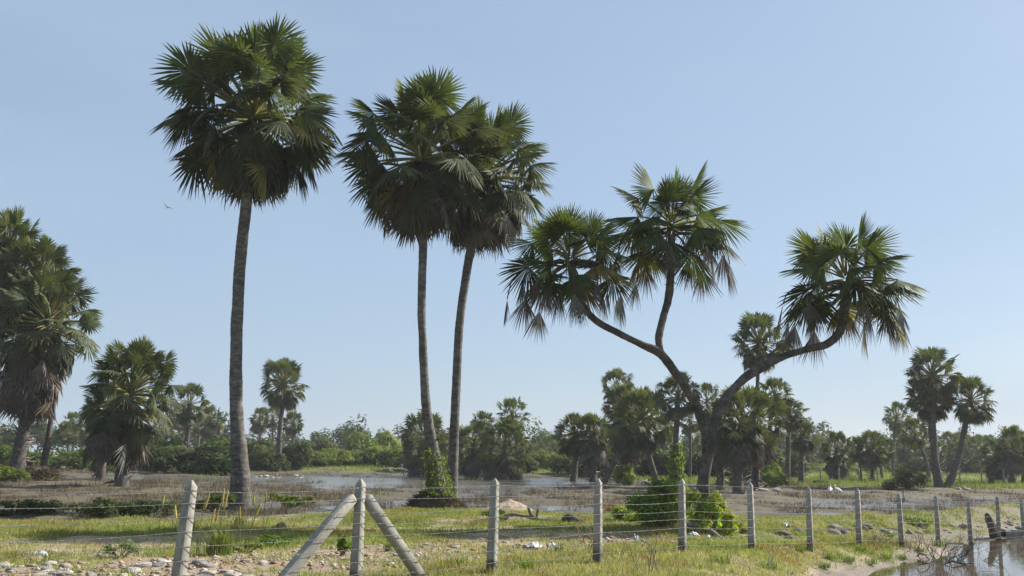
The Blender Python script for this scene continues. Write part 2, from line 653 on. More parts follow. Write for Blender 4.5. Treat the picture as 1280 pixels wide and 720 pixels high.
def crown(ML, MD, o, reach, n_live, n_dead, emin=-55, stem=.5, dstem=None, lod=0, nseg=40, stiff=False, skirt=.75,
          young=GREEN_Y, old=GREEN_O, emax=86, dense_petiole=True, ls=1.0, axis_=(0, 0, 1), deadspread=1.0):
    """fan palm crown: leaves from upright young to hanging old round the top of the trunk, dead ones below"""
    o = np.asarray(o, float)
    ax = nrm(np.asarray(axis_, float))
    up = np.array([0, 0, 1.0])
    x0 = nrm(np.cross(ax, [0.3, 1, 0.1]))
    y0 = np.cross(ax, x0)
    a0 = rng.uniform(0, 6)
    for i in range(n_live):
        u = (i + .5) / n_live
        e = R2(emax - (emax - emin) * u ** .88 + rng.normal(0, 6))
        az = a0 + i * 2.39996 + rng.normal(0, .26)
        rad = np.cos(az) * x0 + np.sin(az) * y0
        d = nrm(np.cos(e) * rad + np.sin(e) * ax)
        at = o - ax * stem * u ** 1.2 + rad * .1
        pl = reach * rng.uniform(.52, .72) * (.84 + .16 * min(1, u * 5))
        R = reach * rng.uniform(.33, .42) * (.95 + .05 * min(1, u * 6))
        fl = float(np.interp(u, [0, .15, .5, .75, 1], [1.10, 1.10, 1.06, .92, .70])) * rng.uniform(.9, 1.06)
        pl, R = pl * fl, R * ls * (.6 + .4 * fl)
        if stiff:
            fl = float(np.interp(u, [0, .3, .6, 1], [.80, 1.0, 1.12, 1.05]))
            pl, R = reach * rng.uniform(.42, .60) * fl, reach * rng.uniform(.46, .55) * (.5 + .5 * fl)
        sag = (.03 + .16 * u) * pl
        tip = at + d * pl - up * sag
        pts = bez(at, at + d * pl * .55 + up * .02, tip, 4 if lod == 0 else 2)
        td = nrm(pts[-1] - pts[-2])
        n = up - td * np.dot(up, td)
        if np.linalg.norm(n) < .25:
            n = n - rad * .6
        n = nrm(n)
        sd = np.cross(td, n)
        roll = rng.normal(0, .6)
        n = nrm(n * math.cos(roll) + sd * math.sin(roll))
        bend = (.05 + .6 * u + rng.normal(0, .15)) * (.55 if stiff else 1)
        bd = nrm(td * math.cos(bend) - n * math.sin(bend))
        bn = nrm(n * math.cos(bend) + td * math.sin(bend))
        col = jit(young * (1 - u) + old * u if u > .35 else young * .7 + GREEN_M * .3, .16)
        if u < .12:
            col = jit(young * 1.15, .1)
        if (u > .88 and rng.random() < .4) or (u > .55 and rng.random() < .07):
            col = jit(YELLOW * .5 + BROWN * .4, .2)
        droop = (.03 + .26 * u) * (.6 if stiff else 1.0)
        fan(ML, pts[-1], bd, bn, R, nseg, R2(rng.uniform(250, 300) if not stiff else rng.uniform(220, 270)),
            .25 + .6 * rng.random() + (.3 if stiff else .15 * u), droop, col, lod, YELLOW * .6)
        if dense_petiole:
            pr = reach * (.013 if lod == 0 else .014)
            tube(ML, pts, np.linspace(pr * 1.5, pr * .7, len(pts)), 4, jit(PET if u < .6 else PET * .6, .15), cap=False)
    for i in range(n_dead):
        u = (i + .5) / n_dead
        az = a0 + 1 + i * 2.39996 + rng.normal(0, .25)
        rad = np.cos(az) * x0 + np.sin(az) * y0
        at = o - ax * (stem * (.7 + .5 * u) if dstem is None else stem * .6 + dstem * u) + rad * .15
        w = None
        if stiff:
            out = reach * rng.uniform(.42, .90) * deadspread
            tip = at + rad * out - up * reach * rng.uniform(.25, .66)
            pts = bez(at, at + rad * out * .95 + up * reach * .08, tip, 6 if lod == 0 else 3)
            td = nrm(-up + rad * .15 + rng.normal(0, .06, 3))
            R = reach * rng.uniform(.40, .54)
            sp = R2(rng.uniform(30, 80))
        else:
            e = R2(-rng.uniform(42, 80))
            d = nrm(np.cos(e) * rad + np.sin(e) * up)
            pl = reach * rng.uniform(.3, .62) * skirt
            tip = at + d * pl
            pts = bez(at, at + rad * pl * .5, tip, 4 if lod == 0 else 2)
            td = nrm(-up + rad * rng.uniform(-.15, .45) + rng.normal(0, .08, 3))
            R = reach * rng.uniform(.36, .48) * skirt
            sp = R2(rng.uniform(60, 170))
        n = nrm(rad + up * .3 + rng.normal(0, .4, 3))
        w = rng.random()
        col = jit(BROWN * (1 - w) + GREYB * w, .25)
        fan(MD, pts[-1], td, n, R, max(10, int(nseg * (.55 if lod == 0 else .7))), sp, .8, .08, col, lod, GREYB, .14)
        tube(MD, pts, np.linspace(reach * .014, reach * .008, len(pts)), 4 if lod == 0 else 3, jit(BROWN * .7, .2), cap=False)


def trunk(M, P, rad, sides=12, step=.09, ring=.03, base_col=(.17, .15, .125), wob=.06, seed=0, boots=None, dark=(.085, .075, .065), bootsz=.22, knob=0.0):
    """tapered palm stem with leaf-scar rings; boots = (from, to) share of its length with old leaf bases"""
    Q = spline(np.column_stack([P, rad]), step)
    n = len(Q)
    L = np.concatenate([[0], np.cumsum(np.linalg.norm(np.diff(Q[:, :3], axis=0), axis=1))])
    saw = (L / .17 + vnoise(L * .8, L * 0, seed) * 2) % 1.0
    r = Q[:, 3] * (1 + ring * (saw - .5) * 2) * (1 + knob * 2 * (fbm(L * 1.7, L * 0 + 11, seed, 2) - .5))
    m = np.clip(.55 * vnoise(L * 1.1, L * 0 + 3, seed) + .45 * vnoise(L * 6, L * 0 + 7, seed + 1), 0, 1) * (1 - .25 * (saw < .2))
    C = np.asarray(dark)[None] * (1 - m[:, None]) + np.asarray(base_col)[None] * m[:, None]
    tube(M, Q[:, :3], r, sides, C, True, wob, seed)
    if boots:
        nb = int((boots[1] - boots[0]) * L[-1] * boots[2])
        for i in range(nb):
            u = rng.uniform(boots[0], boots[1])
            k = min(n - 2, int(u * n))
            tdir = nrm(Q[k + 1, :3] - Q[k, :3])
            az = rng.uniform(0, 2 * PI)
            rad_ = nrm(np.cross(tdir, [math.cos(az), math.sin(az), .01]))
            b = Q[k, :3] + rad_ * Q[k, 3] * .8
            ln = bootsz * rng.uniform(.6, 1.5)
            tipd = nrm(rad_ * rng.uniform(.4, 1.2) + tdir * rng.uniform(.1, 1.0) - np.array([0, 0, rng.uniform(0, .5)]))
            sd = np.cross(tipd, rad_ + .01)
            w = ln * .18
            tp = b + tipd * ln
            V = [b - sd * w * 1.5, b + sd * w * 1.5, tp + sd * w * .6, tp - sd * w * .6, b + rad_ * w + tdir * w]
            M.add(V, [[0, 1, 2], [0, 2, 3], [0, 3, 4], [4, 2, 1], [4, 3, 2]], jit(np.array([.15, .125, .10]), .4))
    return Q


def pxpath(pts, k=1.0):
    """rows (px, py, width in px, distance) -> points and radii"""
    P = np.array([W(a, b, d) for a, b, w, d in pts])
    r = np.array([w * k * d / F / 2 for a, b, w, d in pts])
    return P, r


# ------------------------------------------------------------------ the three tall palms and the forked one
def big_palm(path, o_px, reach, label, n_live, n_dead, seed, stem=1.2, **kw):
    P, r = pxpath(path)
    base = np.array([P[0][0], P[0][1], zs(P[0][0], P[0][1])])
    P[0] = base - np.array([0, 0, .15])
    root = empty("palm_tree", base, label, "palm tree")
    o = W(*o_px)
    T = MB()
    P2 = np.vstack([P, o])
    r2 = np.append(r, r[-1] * .8)
    trunk(T, P2, r2, 16, .06, .035, kw.pop('bark', (.19, .182, .171)), .07, seed, kw.pop('boots', None))
    T.build("trunk", M_BARK, root, True, base)
    ML, MD = MB(), MB()
    crown(ML, MD, o, reach, n_live, n_dead, stem=stem, **kw)
    ML.build("crown", M_FROND, root, False, base)
    MD.build("dead_fronds", M_DEAD, root, False, base)
    return root


D1 = 32.0
big_palm([(301, 628, 30, D1), (300, 590, 23, D1), (297, 545, 18.5, D1), (295, 490, 16, D1), (296, 410, 15, D1), (300, 330, 14.5, D1), (307, 262, 14, D1), (314, 190, 13, D1)],
         (317, 134, D1), 3.12, "tall straight palm alone on the left with the largest round crown", 80, 60, 3,
         stem=.75, emin=-60, skirt=.80, boots=(.03, .17, 6))
D2, D3 = 33.0, 34.6
big_palm([(548, 614, 28, D2), (544, 590, 20, D2), (540, 560, 15.5, D2), (533, 510, 12, D2), (529, 440, 10.5, D2), (527, 380, 10.5, D2), (529, 300, 11, D2), (530, 250, 10, D2)],
         (529, 187, D2), 2.85, "tall palm with creeper at its foot, in front of a leaning twin", 74, 54, 4,
         stem=.7, emin=-60, skirt=.85, boots=(0, .25, 10), bark=(.165, .157, .146))
big_palm([(564, 610, 18, D3), (567, 560, 12.5, D3), (570, 490, 11, D3), (575, 400, 10.5, D3), (586, 325, 11, D3), (597, 262, 10, D3)],
         (608, 212, D3), 2.55, "tall palm leaning right, the slimmer one half hidden behind its twin's crown", 66, 54, 5,
         stem=.7, emin=-60, skirt=.95, bark=(.14, .133, .124))

DF = 26.5
base = np.array([*W(879, 640, DF)[:2], 0])
base[2] = zs(base[0], base[1])
fork = empty("forked_palm", base, "forked palm with three fan crowns on curving branches, bent trunk rising from a green bush", "palm tree")
T = MB()
jn = (886, 547, 19.5, DF)
P, r = pxpath([(876, 655, 27, DF), (879, 610, 21, DF), (884, 572, 17.5, DF), jn, (888, 534, 12, DF)], .80)
P[0] = base - np.array([0, 0, .2])
trunk(T, P, r, 16, .05, .012, (.105, .095, .085), .12, 9, (0, .45, 12), bootsz=.09, knob=.10)
P, r = pxpath([(885, 554, 13, DF), (880, 532, 14, DF), (870, 508, 13.5, DF - .1), (855, 482, 13, DF - .3), (840, 460, 12.5, DF - .4), (824, 441, 12.5, DF - .5), (800, 430, 10.5, DF - .7),
               (770, 415, 10, DF - .9), (744, 400, 10.5, DF - 1), (726, 377, 11, DF - 1), (717, 350, 12, DF - 1), (714, 326, 11, DF - 1)], .82)
trunk(T, P, r, 14, .05, .015, (.11, .10, .09), .17, 10, (.78, 1, 30), bootsz=.12, knob=.10)
P, r = pxpath([(827, 444, 10, DF - .5), (823, 425, 11.5, DF - .4), (828, 400, 11.5, DF - .2), (835, 376, 11, DF), (838, 350, 12, DF), (839, 310, 13, DF), (839, 282, 12, DF)], .82)
trunk(T, P, r, 14, .05, .015, (.11, .10, .09), .17, 12, (.5, 1, 40), bootsz=.12, knob=.10)
P, r = pxpath([(887, 556, 14, DF), (894, 526, 14.5, DF), (907, 499, 15, DF + .1), (926, 477, 14.5, DF + .3), (950, 460, 13.5, DF + .5), (980, 445, 11.5, DF + .8), (1010, 436, 11, DF + 1),
               (1034, 430, 11.5, DF + 1.1), (1050, 414, 12.5, DF + 1.1), (1056, 386, 14, DF + 1.1), (1057, 352, 12, DF + 1.1)], .82)
trunk(T, P, r, 14, .05, .015, (.12, .109, .097), .17, 13, (.82, 1, 60), bootsz=.12, knob=.10)
T.build("trunk", M_BARK2, fork, True, base)
FY, FO = np.array([.088, .120, .032]), np.array([.042, .060, .025])
for (ox, oy, dd, rc, nl, nd) in ((712, 314, DF - 1, 1.62, 28, 15), (839, 272, DF, 1.86, 28, 15), (1057, 340, DF + 1.1, 1.95, 30, 15)):
    ML, MD = MB(), MB()
    crown(ML, MD, W(ox, oy, dd), rc, nl, nd, stem=.4, emin=-26, stiff=True, nseg=46, young=FY, old=FO, emax=74)
    c = ML.build("crown", M_FROND, fork, False, base)
    m = MD.build("dead_fronds", M_DEAD, None, False, base)
    m.location = (0, 0, 0)
    m.parent = c

# ------------------------------------------------------------------ palms across the flooded field
def template(style, seed):
    global rng
    keep = rng
    rng = np.random.default_rng(100 + seed)
    ML, MD = MB(), MB()
    if style == 'full':
        crown(ML, MD, (0, 0, 0), 3.0, 66, 50, emin=-62, stem=.7, lod=1, nseg=20, skirt=.8, ls=.92)
    elif style == 'skirt':
        crown(ML, MD, (0, 0, 0), 3.0, 62, 90, emin=-58, stem=1.1, lod=1, nseg=20, skirt=1.15, ls=.92)
    elif style == 'shaggy':
        crown(ML, MD, (0, 0, 0), 3.0, 84, 150, emin=-60, stem=1.4, dstem=2.6, lod=0, nseg=30, skirt=1.0, ls=.85)
    elif style == 'near':
        crown(ML, MD, (0, 0, 0), 3.0, 88, 26, emin=-58, stem=1.2, lod=0, nseg=30, skirt=1.3, ls=.85)
    else:
        crown(ML, MD, (0, 0, 0), 3.0, 40, 14, emin=-52, stem=1.0, lod=1, nseg=20, skirt=.8)
    rng = keep
    return ML.mesh("palm_crown", M_FAR), MD.mesh("palm_dead_fronds", M_DEAD)


TPL = {s: [template(s, 10 * k + i) for i in range(4)] for k, s in enumerate(('full', 'skirt', 'open'))}
TPL['near'] = [template('near', 50 + i) for i in range(2)]
TPL['shaggy'] = [template('shaggy', 60)]
# crown x, y, crown radius in px, [trunk pixels from the base up: x, y], trunk width px, distance, style, boots, label
FIELD = 'palms across the flooded field'
FARG = 'distant palms in the hazy tree line'
PALMS = [
    (354, 476, 30, [(347, 583), (350, 540), (353, 505)], 8, 100, 'full', (0, .5), "lone round-headed palm beyond the water, just right of the tallest palm's trunk"),
    (62, 392, 66, [(18, 600), (28, 545), (45, 480)], 20, 57, 'shaggy', (0, .6), "big shaggy palm on the left edge with a long grey skirt of dead leaves"),
    (8, 318, 58, [(-14, 600), (-8, 500), (0, 400)], 18, 60, 'near', (0, .3), "tall palm cut by the left edge, its crown topmost in that clump"),
    (48, 345, 50, [(52, 588), (62, 535), (68, 480), (62, 410)], 9, 59, 'near', None, "slim palm behind the shaggy one, trunk rising from a dark root cone"),
    (165, 482, 58, [(152, 604), (156, 560), (162, 520)], 18, 50, 'near', (0, 1), "short bushy palm with dark stem right of the left clump"),
    (140, 510, 34, [(126, 592), (130, 560), (136, 535)], 11, 62, 'full', (0, 1), "small palm half hidden behind the short bushy palm"),
    (238, 502, 24, [(232, 580), (234, 545)], 9, 92, 'open', (0, 1), "small ragged palm above dark bushes, left of the tallest trunk"),
    (531, 546, 34, [(532, 594), (532, 575)], 12, 88, 'skirt', (0, 1), "squat domed palm seen behind the creeper-clad trunk"),
    (592, 553, 27, [(592, 593), (592, 570)], 11, 84, 'skirt', (0, 1), "smaller dark palm at the left of the pair beyond the water"),
    (632, 556, 34, [(632, 594), (632, 575)], 12, 82, 'skirt', (0, 1), "broad dark palm at the right of the pair beyond the water"),
    (640, 516, 20, [(648, 590), (646, 555)], 7, 90, 'open', None, "palm crown rising above the broad dark palm"),
    (604, 528, 17, [(610, 590), (606, 560)], 7, 92, 'open', None, "small palm crown between the two dark palms"),
    (718, 540, 27, [(716, 596), (720, 565)], 9, 80, 'full', (0, 1), "left palm of the twin pair with flared rough stems"),
    (743, 540, 27, [(741, 597), (742, 565)], 10, 79, 'skirt', (0, 1), "right palm of the twin pair with flared rough stems"),
    (762, 548, 19, [(760, 590), (760, 570)], 7, 98, 'full', (0, 1), "pale palm just behind the twin pair"),
    (771, 480, 21, [(766, 585), (768, 540)], 4.5, 98, 'open', None, "very slim palm topping the left side of the central grove"),
    (803, 520, 38, [(822, 600), (812, 572), (805, 548)], 9, 70, 'full', None, "leaning grey-stemmed palm under the densest crown of the central grove"),
    (786, 530, 30, [(786, 599), (787, 565)], 11, 72, 'skirt', (0, 1), "stout dark-stemmed palm left of the leaning grey stem"),
    (780, 505, 26, [(752, 598), (768, 578), (778, 550)], 9, 74, 'full', (0, .7), "palm leaning hard right at the left foot of the central grove"),
    (847, 492, 29, [(846, 603), (845, 560), (846, 520)], 10, 66, 'open', None, "straight palm with its lower stem wrapped in bright creeper"),
    (862, 524, 15, [(862, 600), (863, 560)], 4.5, 84, 'open', None, "small slim palm seen left of the forked trunk"),
    (884, 500, 20, [(886, 590), (885, 550)], 6, 92, 'open', None, "small palm framed in the fork of the branched palm"),
    (949, 424, 37, [(945, 602), (946, 540), (947, 480)], 7, 68, 'full', None, "tall palm whose round crown rises behind the right-hand branch"),
    (921, 520, 38, [(922, 613), (923, 570)], 14, 55, 'skirt', (0, 1), "heavy palm just right of the forked trunk, nearest of the central grove"),
    (946, 520, 40, [(944, 610), (945, 570)], 12, 58, 'skirt', (0, 1), "thick palm in the middle of the grove right of the forked trunk"),
    (903, 530, 30, [(900, 604), (902, 570)], 11, 63, 'skirt', (0, 1), "dark palm close behind the forked trunk on its right"),
    (969, 492, 24, [(968, 603), (962, 560), (964, 520)], 8, 66, 'open', None, "bent palm with creeper on its foot, right side of the central grove"),
    (986, 515, 22, [(984, 600), (985, 560)], 8, 72, 'full', None, "palm at the right rim of the central grove"),
    (1003, 543, 20, [(1001, 603), (1002, 565)], 8, 76, 'full', (0, 1), "lone straight palm just right of the central grove"),
    (1046, 560, 22, [(1045, 602), (1045, 580)], 7, 84, 'skirt', (0, 1), "short round palm standing alone on the green strip"),
    (1074, 560, 16, [(1076, 600), (1075, 580)], 5, 88, 'full', (0, .4), "left palm of the small trio on the green strip"),
    (1091, 556, 19, [(1090, 601), (1091, 580)], 6, 87, 'skirt', (0, .5), "middle palm of the small trio on the green strip"),
    (1104, 560, 15, [(1103, 593), (1101, 578)], 4, 96, 'full', None, "right palm of the small trio on the green strip"),
    (1121, 519, 18, [(1115, 582), (1118, 545)], 4, 108, 'open', None, "slender far palm standing tall left of the forked pair"),
    (1166, 466, 35, [(1174, 604), (1168, 565), (1166, 520)], 11, 70, 'full', (.1, 1), "taller left trunk of the pair spreading from one mound"),
    (1162, 494, 30, [(1172, 606), (1166, 565), (1163, 535)], 8, 71, 'full', None, "lower crown in front of the tall left trunk on the mound"),
    (1213, 497, 30, [(1182, 606), (1196, 580), (1205, 540)], 10, 70, 'full', (0, .3), "right trunk of the pair, slanting out from the mound"),
    (1143, 540, 17, [(1163, 598), (1157, 575), (1150, 555)], 5, 86, 'open', None, "thin leaning palm behind the round grey bush"),
    (1246, 566, 21, [(1238, 606), (1240, 585)], 7, 84, 'skirt', (0, 1), "dark palm near the right edge, left of two taller ones"),
    (1266, 555, 22, [(1264, 606), (1265, 580)], 8, 82, 'skirt', (0, 1), "dark palm close to the right edge above the fence"),
    (1284, 560, 22, [(1280, 606), (1281, 585)], 8, 84, 'full', (0, 1), "palm cut by the right edge of the view"),
]


def field_palm(cx, cy, rpx, tpx, wpx, d, style, boots, label, group, k):
    p0 = ground_at(tpx[0][0], d, tpx[0][1])
    o = W(cx, cy, d)
    P = np.vstack([p0 - [0, 0, .2], [W(a, b, d + rng.uniform(-.3, .3)) for a, b in tpx[1:]], o])
    r0 = wpx * .76 * d / F / 2
    r = np.linspace(r0 * 1.08, r0 * .78, len(P))
    r[0] = r0 * 1.45
    root = empty("palm_tree", p0, label, "palm tree", group)
    T = MB()
    trunk(T, P, r, 9, .2, .05, (.095, .085, .075), .1, k, (boots[0], boots[1] * .8, 14) if boots else None, bootsz=.45 if boots else .2)
    T.build("trunk", M_BARK, root, True, p0)
    a, b = TPL[style][k % len(TPL[style])]
    sc = rpx * 1.12 * d / F / 3.0
    rz = rng.uniform(0, 6.28)
    tilt = rng.normal(0, .07, 2)
    sz = sc * rng.uniform(.95, 1.1)
    place(a, "crown", root, o - p0, rz, (sc, sc, sz), tilt[0], tilt[1])
    place(b, "dead_fronds", root, o - p0, rz, (sc, sc, sz), tilt[0], tilt[1])
    return root


for k, q in enumerate(PALMS):
    field_palm(*q, FIELD, k)
# far ones nothing tells apart
FAR = [(205, 535, 15), (262, 522, 17), (248, 528, 14), (224, 520, 16), (325, 522, 13), (341, 520, 14), (366, 528, 14), (560, 555, 14), (576, 548, 13), (672, 560, 17), (690, 556, 14), (700, 562, 13),
       (664, 566, 13), (830, 535, 17), (872, 545, 16), (890, 552, 17), (912, 556, 16), (955, 560, 17), (975, 556, 16), (990, 552, 15), (1025, 560, 14), (1062, 566, 12), (1131, 556, 15), (1152, 558, 16),
       (1186, 552, 15), (1205, 556, 17), (1222, 562, 18), (1196, 566, 15), (1234, 558, 15), (1252, 565, 15), (1275, 566, 16), (1170, 562, 15), (1010, 564, 13), (85, 540, 15), (110, 530, 16), (92, 528, 14)]
for k, (x, y, rp) in enumerate(FAR):
    left = x < 640
    d = 118 + (k * 37 % 31)
    field_palm(x, y, rp, [(x + rng.uniform(-4, 4), 590), (x, y + 25)], 4.5, d, ('full', 'skirt', 'open')[k % 3], None,
               "small distant palm among the hazy trees " + ("behind the bushes on the left" if left else "behind the grove on the right"),
               "distant palms on the left" if left else "distant palms on the right", k + 7)


# ------------------------------------------------------------------ bushes and broad-leaved trees
def foliage(M, c, rad, nlobe, nleaf, size, col, flat=.8, seed=1, shell=.55, lobe=.42):
    g = np.random.default_rng(seed)
    c, rad = np.asarray(c, float), np.asarray(rad, float)
    lc = nrm(g.normal(0, 1, (nlobe, 3))) * g.uniform(.25, .85, (nlobe, 1)) ** .6
    lc[:, 2] = np.abs(lc[:, 2]) * 1.4 - .62
    lr = g.uniform(.6, 1.15, nlobe) * lobe
    lcol = np.asarray(col) * g.uniform(.72, 1.3, (nlobe, 1)) * (1 + g.uniform(-.12, .12, (nlobe, 3)))
    k = g.choice(nlobe, nleaf, p=lr ** 2 / np.sum(lr ** 2))
    dr = nrm(g.normal(0, 1, (nleaf, 3)))
    p = lc[k] + dr * (lr[k] * (1 - shell * g.random(nleaf) ** 2.0) * (1 + .25 * (g.random(nleaf) - .5)))[:, None]
    low = p[:, 2] < -.95
    p[low, 2] = -.95 + g.uniform(0, .1, low.sum())
    p = c + p * rad
    nn = nrm(dr + g.normal(0, .55, (nleaf, 3)) + [0, 0, .5])
    a = nrm(np.cross(nn, g.normal(0, 1, (nleaf, 3))))
    b = np.cross(nn, a)
    s = (size * g.uniform(.6, 1.4, nleaf))[:, None]
    V = np.stack([p - a * s * .75, p + b * s * .36 * flat, p + a * s * .75 - nn * s * .15, p - b * s * .36 * flat], 1).reshape(-1, 3)
    T = (np.array([[0, 1, 2], [0, 2, 3]])[None] + 4 * np.arange(nleaf)[:, None, None]).reshape(-1, 3)
    C = np.repeat(np.clip(lcol[k] * g.uniform(.75, 1.25, (nleaf, 1)), 0, 1), 4, 0)
    M.add(V, T, C)
    return c + lc * rad


def stems(M, base, tips, r, col=(.12, .10, .08), sides=5):
    base = np.asarray(base, float)
    for t in tips:
        m = (base + t) / 2 + rng.normal(0, .06, 3) * np.linalg.norm(t - base)
        q = bez(base + rng.normal(0, r, 3) * [1, 1, 0], m, t, 5)
        tube(M, q, np.linspace(r, r * .3, 5), sides, jit(col, .2), cap=False)


BUSHT = []
for i, (cl, nl, sz) in enumerate([((.115, .15, .036), 4400, .15), ((.055, .08, .024), 4800, .16), ((.155, .20, .045), 4000, .14), ((.085, .11, .036), 4400, .15), ((.11, .125, .055), 4000, .14)]):
    A, B_ = MB(), MB()
    tips = foliage(A, (0, 0, .95), (1.25, 1.25, 1.0), 22, nl, sz, cl, seed=200 + i)
    stems(B_, (0, 0, 0), tips[:8], .05)
    BUSHT.append((A.mesh("bush_leaves", M_LEAF), B_.mesh("bush_stems", M_WOOD)))


def bush(px, ytop, wpx, d, kind, label, cat="bush", group=None, name="bush", p=None, h=None):
    if p is None:
        p = ground_at(px, d)
    top = W(px, ytop, d)[2]
    h = max(.4, top - p[2]) if h is None else h
    root = empty(name, p, label, cat, group)
    sx = wpx * d / F / 2 / 1.35
    a, b = BUSHT[kind]
    rz = rng.uniform(0, 6.28)
    place(a, "leaves", root, (0, 0, 0), rz, (sx, sx * rng.uniform(.8, 1.1), h / 2.0))
    place(b, "stems", root, (0, 0, 0), rz, (sx, sx, h / 2.0))
    return root


# ones that stand out
bush(240, 540, 118, 84, 1, "large dark green bush at the water's edge left of the tallest trunk")
bush(1133, 579, 54, 66, 4, "round grey-green bush left of the palm pair's mound")
bush(368, 540, 62, 104, 1, "dark rounded bush right beside the lone round-headed palm")
bush(8, 578, 56, 54, 0, "bright green bush at the left edge below the shaggy palm")
bush(735, 566, 56, 98, 3, "broad olive bush behind the twin palms with flared stems")
bush(450, 532, 50, 135, 0, "spreading light green tree crown left of the creeper-clad trunk", "tree", None, "tree")
bush(480, 528, 44, 138, 2, "yellowish round tree crown nearest the creeper-clad trunk", "tree", None, "tree")
bush(402, 538, 38, 132, 4, "greyish thin tree beyond the dark rounded bush", "tree", None, "tree")
bush(780, 574, 34, 70, 2, "yellow-green bush at the foot of the hard-leaning palm")
bush(965, 586, 26, 64, 0, "creeper-covered bush at the foot of the bent palm")
bush(205, 530, 60, 104, 1, "dark bush under the ragged distant palms left of the tallest trunk")
bush(268, 534, 62, 108, 1, "dark bush just left of the tallest trunk, behind the large one")
bush(318, 538, 50, 112, 1, "dark bush between the tallest trunk and the lone round-headed palm")
bush(130, 535, 66, 100, 1, "dark bush behind the short bushy palm")
for (x, y, w_, d, k) in [(8, 548, 60, 92, 0), (52, 560, 60, 88, 3), (98, 553, 66, 92, 0), (130, 565, 50, 84, 2), (182, 556, 56, 92, 3), (205, 552, 50, 100, 0), (275, 548, 60, 100, 3), (300, 545, 60, 104, 0),
                         (322, 548, 54, 100, 3), (338, 555, 44, 98, 1), (395, 560, 56, 108, 0), (420, 556, 60, 110, 2), (445, 558, 60, 112, 0), (470, 552, 58, 112, 2), (492, 555, 54, 110, 0), (512, 562, 50, 104, 3),
                         (548, 560, 46, 104, 0), (570, 565, 50, 106, 2), (600, 560, 50, 110, 0), (650, 562, 50, 112, 2), (675, 558, 58, 112, 0), (698, 563, 46, 110, 2), (716, 568, 40, 106, 0), (765, 566, 50, 106, 3)]:
    bush(x, y, w_, d, k, "sunlit olive-green scrub bush in the band beyond the water, left of the central grove", group="scrub beyond the water")
for (x, y, w_, d, k) in [(800, 570, 50, 112, 1), (830, 572, 50, 112, 3), (858, 570, 46, 114, 0), (880, 574, 48, 112, 3), (905, 572, 50, 115, 1), (935, 574, 50, 112, 3), (962, 572, 50, 112, 1), (1020, 576, 56, 118, 2),
                         (1050, 578, 60, 120, 0), (1080, 576, 56, 122, 2), (1105, 574, 44, 124, 3), (1150, 566, 60, 124, 1), (1180, 562, 60, 126, 3), (1210, 566, 56, 124, 1), (1236, 568, 50, 122, 3), (1262, 566, 54, 124, 1), (1285, 566, 50, 122, 3)]:
    bush(x, y, w_, d, k, "hazy scrub bush under the distant palms on the right", group="scrub on the right")

for (x, y, w_, d) in [(770, 552, 60, 96), (800, 548, 60, 98), (832, 552, 56, 96), (862, 556, 56, 98), (893, 550, 60, 94), (925, 548, 62, 92), (955, 550, 60, 94), (985, 556, 54, 96), (715, 560, 50, 102), (602, 560, 56, 100), (640, 556, 56, 102)]:  # bushes added so the space under the crowns reads dark
    bush(x, y, w_, d, 1, "dark undergrowth bush filling the gaps between the grove's stems", group="dark bushes added in the grove")

for (x, y, w_, d) in [(985, 572, 60, 134), (1012, 570, 64, 138), (1042, 571, 60, 136), (1070, 570, 64, 140), (1098, 570, 60, 138), (1128, 568, 60, 136), (1165, 566, 60, 140), (1196, 566, 60, 138), (1228, 565, 60, 138), (1258, 564, 60, 140)]:
    bush(x, y, w_, d, 3, "hazy scrub bush under the distant palms on the right", group="scrub on the right")

# the wood that closes the view, one far mass
Wd = MB()
gw = np.random.default_rng(77)
for x in np.arange(-190, 210, 3.6):
    d = 178 + gw.uniform(-18, 30)
    hh = 5.4 + 2.6 * vnoise(x * .05, 0.0, 9) + gw.uniform(-.8, 1.0) + (1.2 if x > 40 else 0)
    foliage(Wd, (x, d, .9 + hh * .5), (3.6, 3.2, hh * .55), 9, 700, .5, np.array([.048, .068, .026]) * gw.uniform(.75, 1.35), seed=int(gw.integers(1e6)))
tag(Wd.build("far_woods", M_LEAF), "hazy low wood closing the view behind the palms", "woods", None, 'stuff')


# ------------------------------------------------------------------ near plants
def shrub(name, base, size, nlobe, nleaf, lsize, col, label, cat, group=None, nst=8, seed=1):
    base = np.asarray(base, float)
    root = empty(name, base, label, cat, group)
    A, B_ = MB(), MB()
    tips = foliage(A, (0, 0, size[2] * .5), (size[0], size[1], size[2] * .52), nlobe, nleaf, lsize, col, seed=seed, shell=.7, lobe=.36)
    stems(B_, (0, 0, -.03), tips[:nst], .012 + size[0] * .008, (.16, .14, .07))
    A.build("leaves", M_LEAF, root)
    B_.build("stems", M_WOOD, root)
    return root


b0 = ground_at(838, 24.6, 663)
shrub("shrub", b0 + [.0, .5, -.05], (.98, .8, 1.3), 26, 6500, .075, (.15, .205, .034), "dense leafy shrub round the foot of the forked palm", "shrub", seed=5, nst=12)
shrub("shrub", ground_at(891, 24.2, 660) + [0, -.1, -.03], (.50, .5, 1.15), 18, 3400, .07, (.25, .31, .045), "sunlit right flank of the dense shrub, light put into its yellow-green", "shrub", seed=6)  # lit side of the same bush, sunlight put into its lighter colour
shrub("shrub", ground_px(790, 655) + [0, .5, -.03], (.55, .5, .62), 14, 1700, .065, (.17, .23, .04), "low light green shrub left of the dense shrub under the forked palm", "shrub", seed=7)
shrub("shrub", ground_px(912, 668) + [0, .3, -.03], (.55, .5, .48), 13, 1500, .06, (.19, .22, .045), "low yellowish weeds right of the dense shrub", "shrub", seed=8)
shrub("shrub", ground_px(428, 696), (.20, .18, .42), 9, 420, .05, (.12, .19, .03), "small bright green plant framed between the two slanting braces", "plant", seed=9)
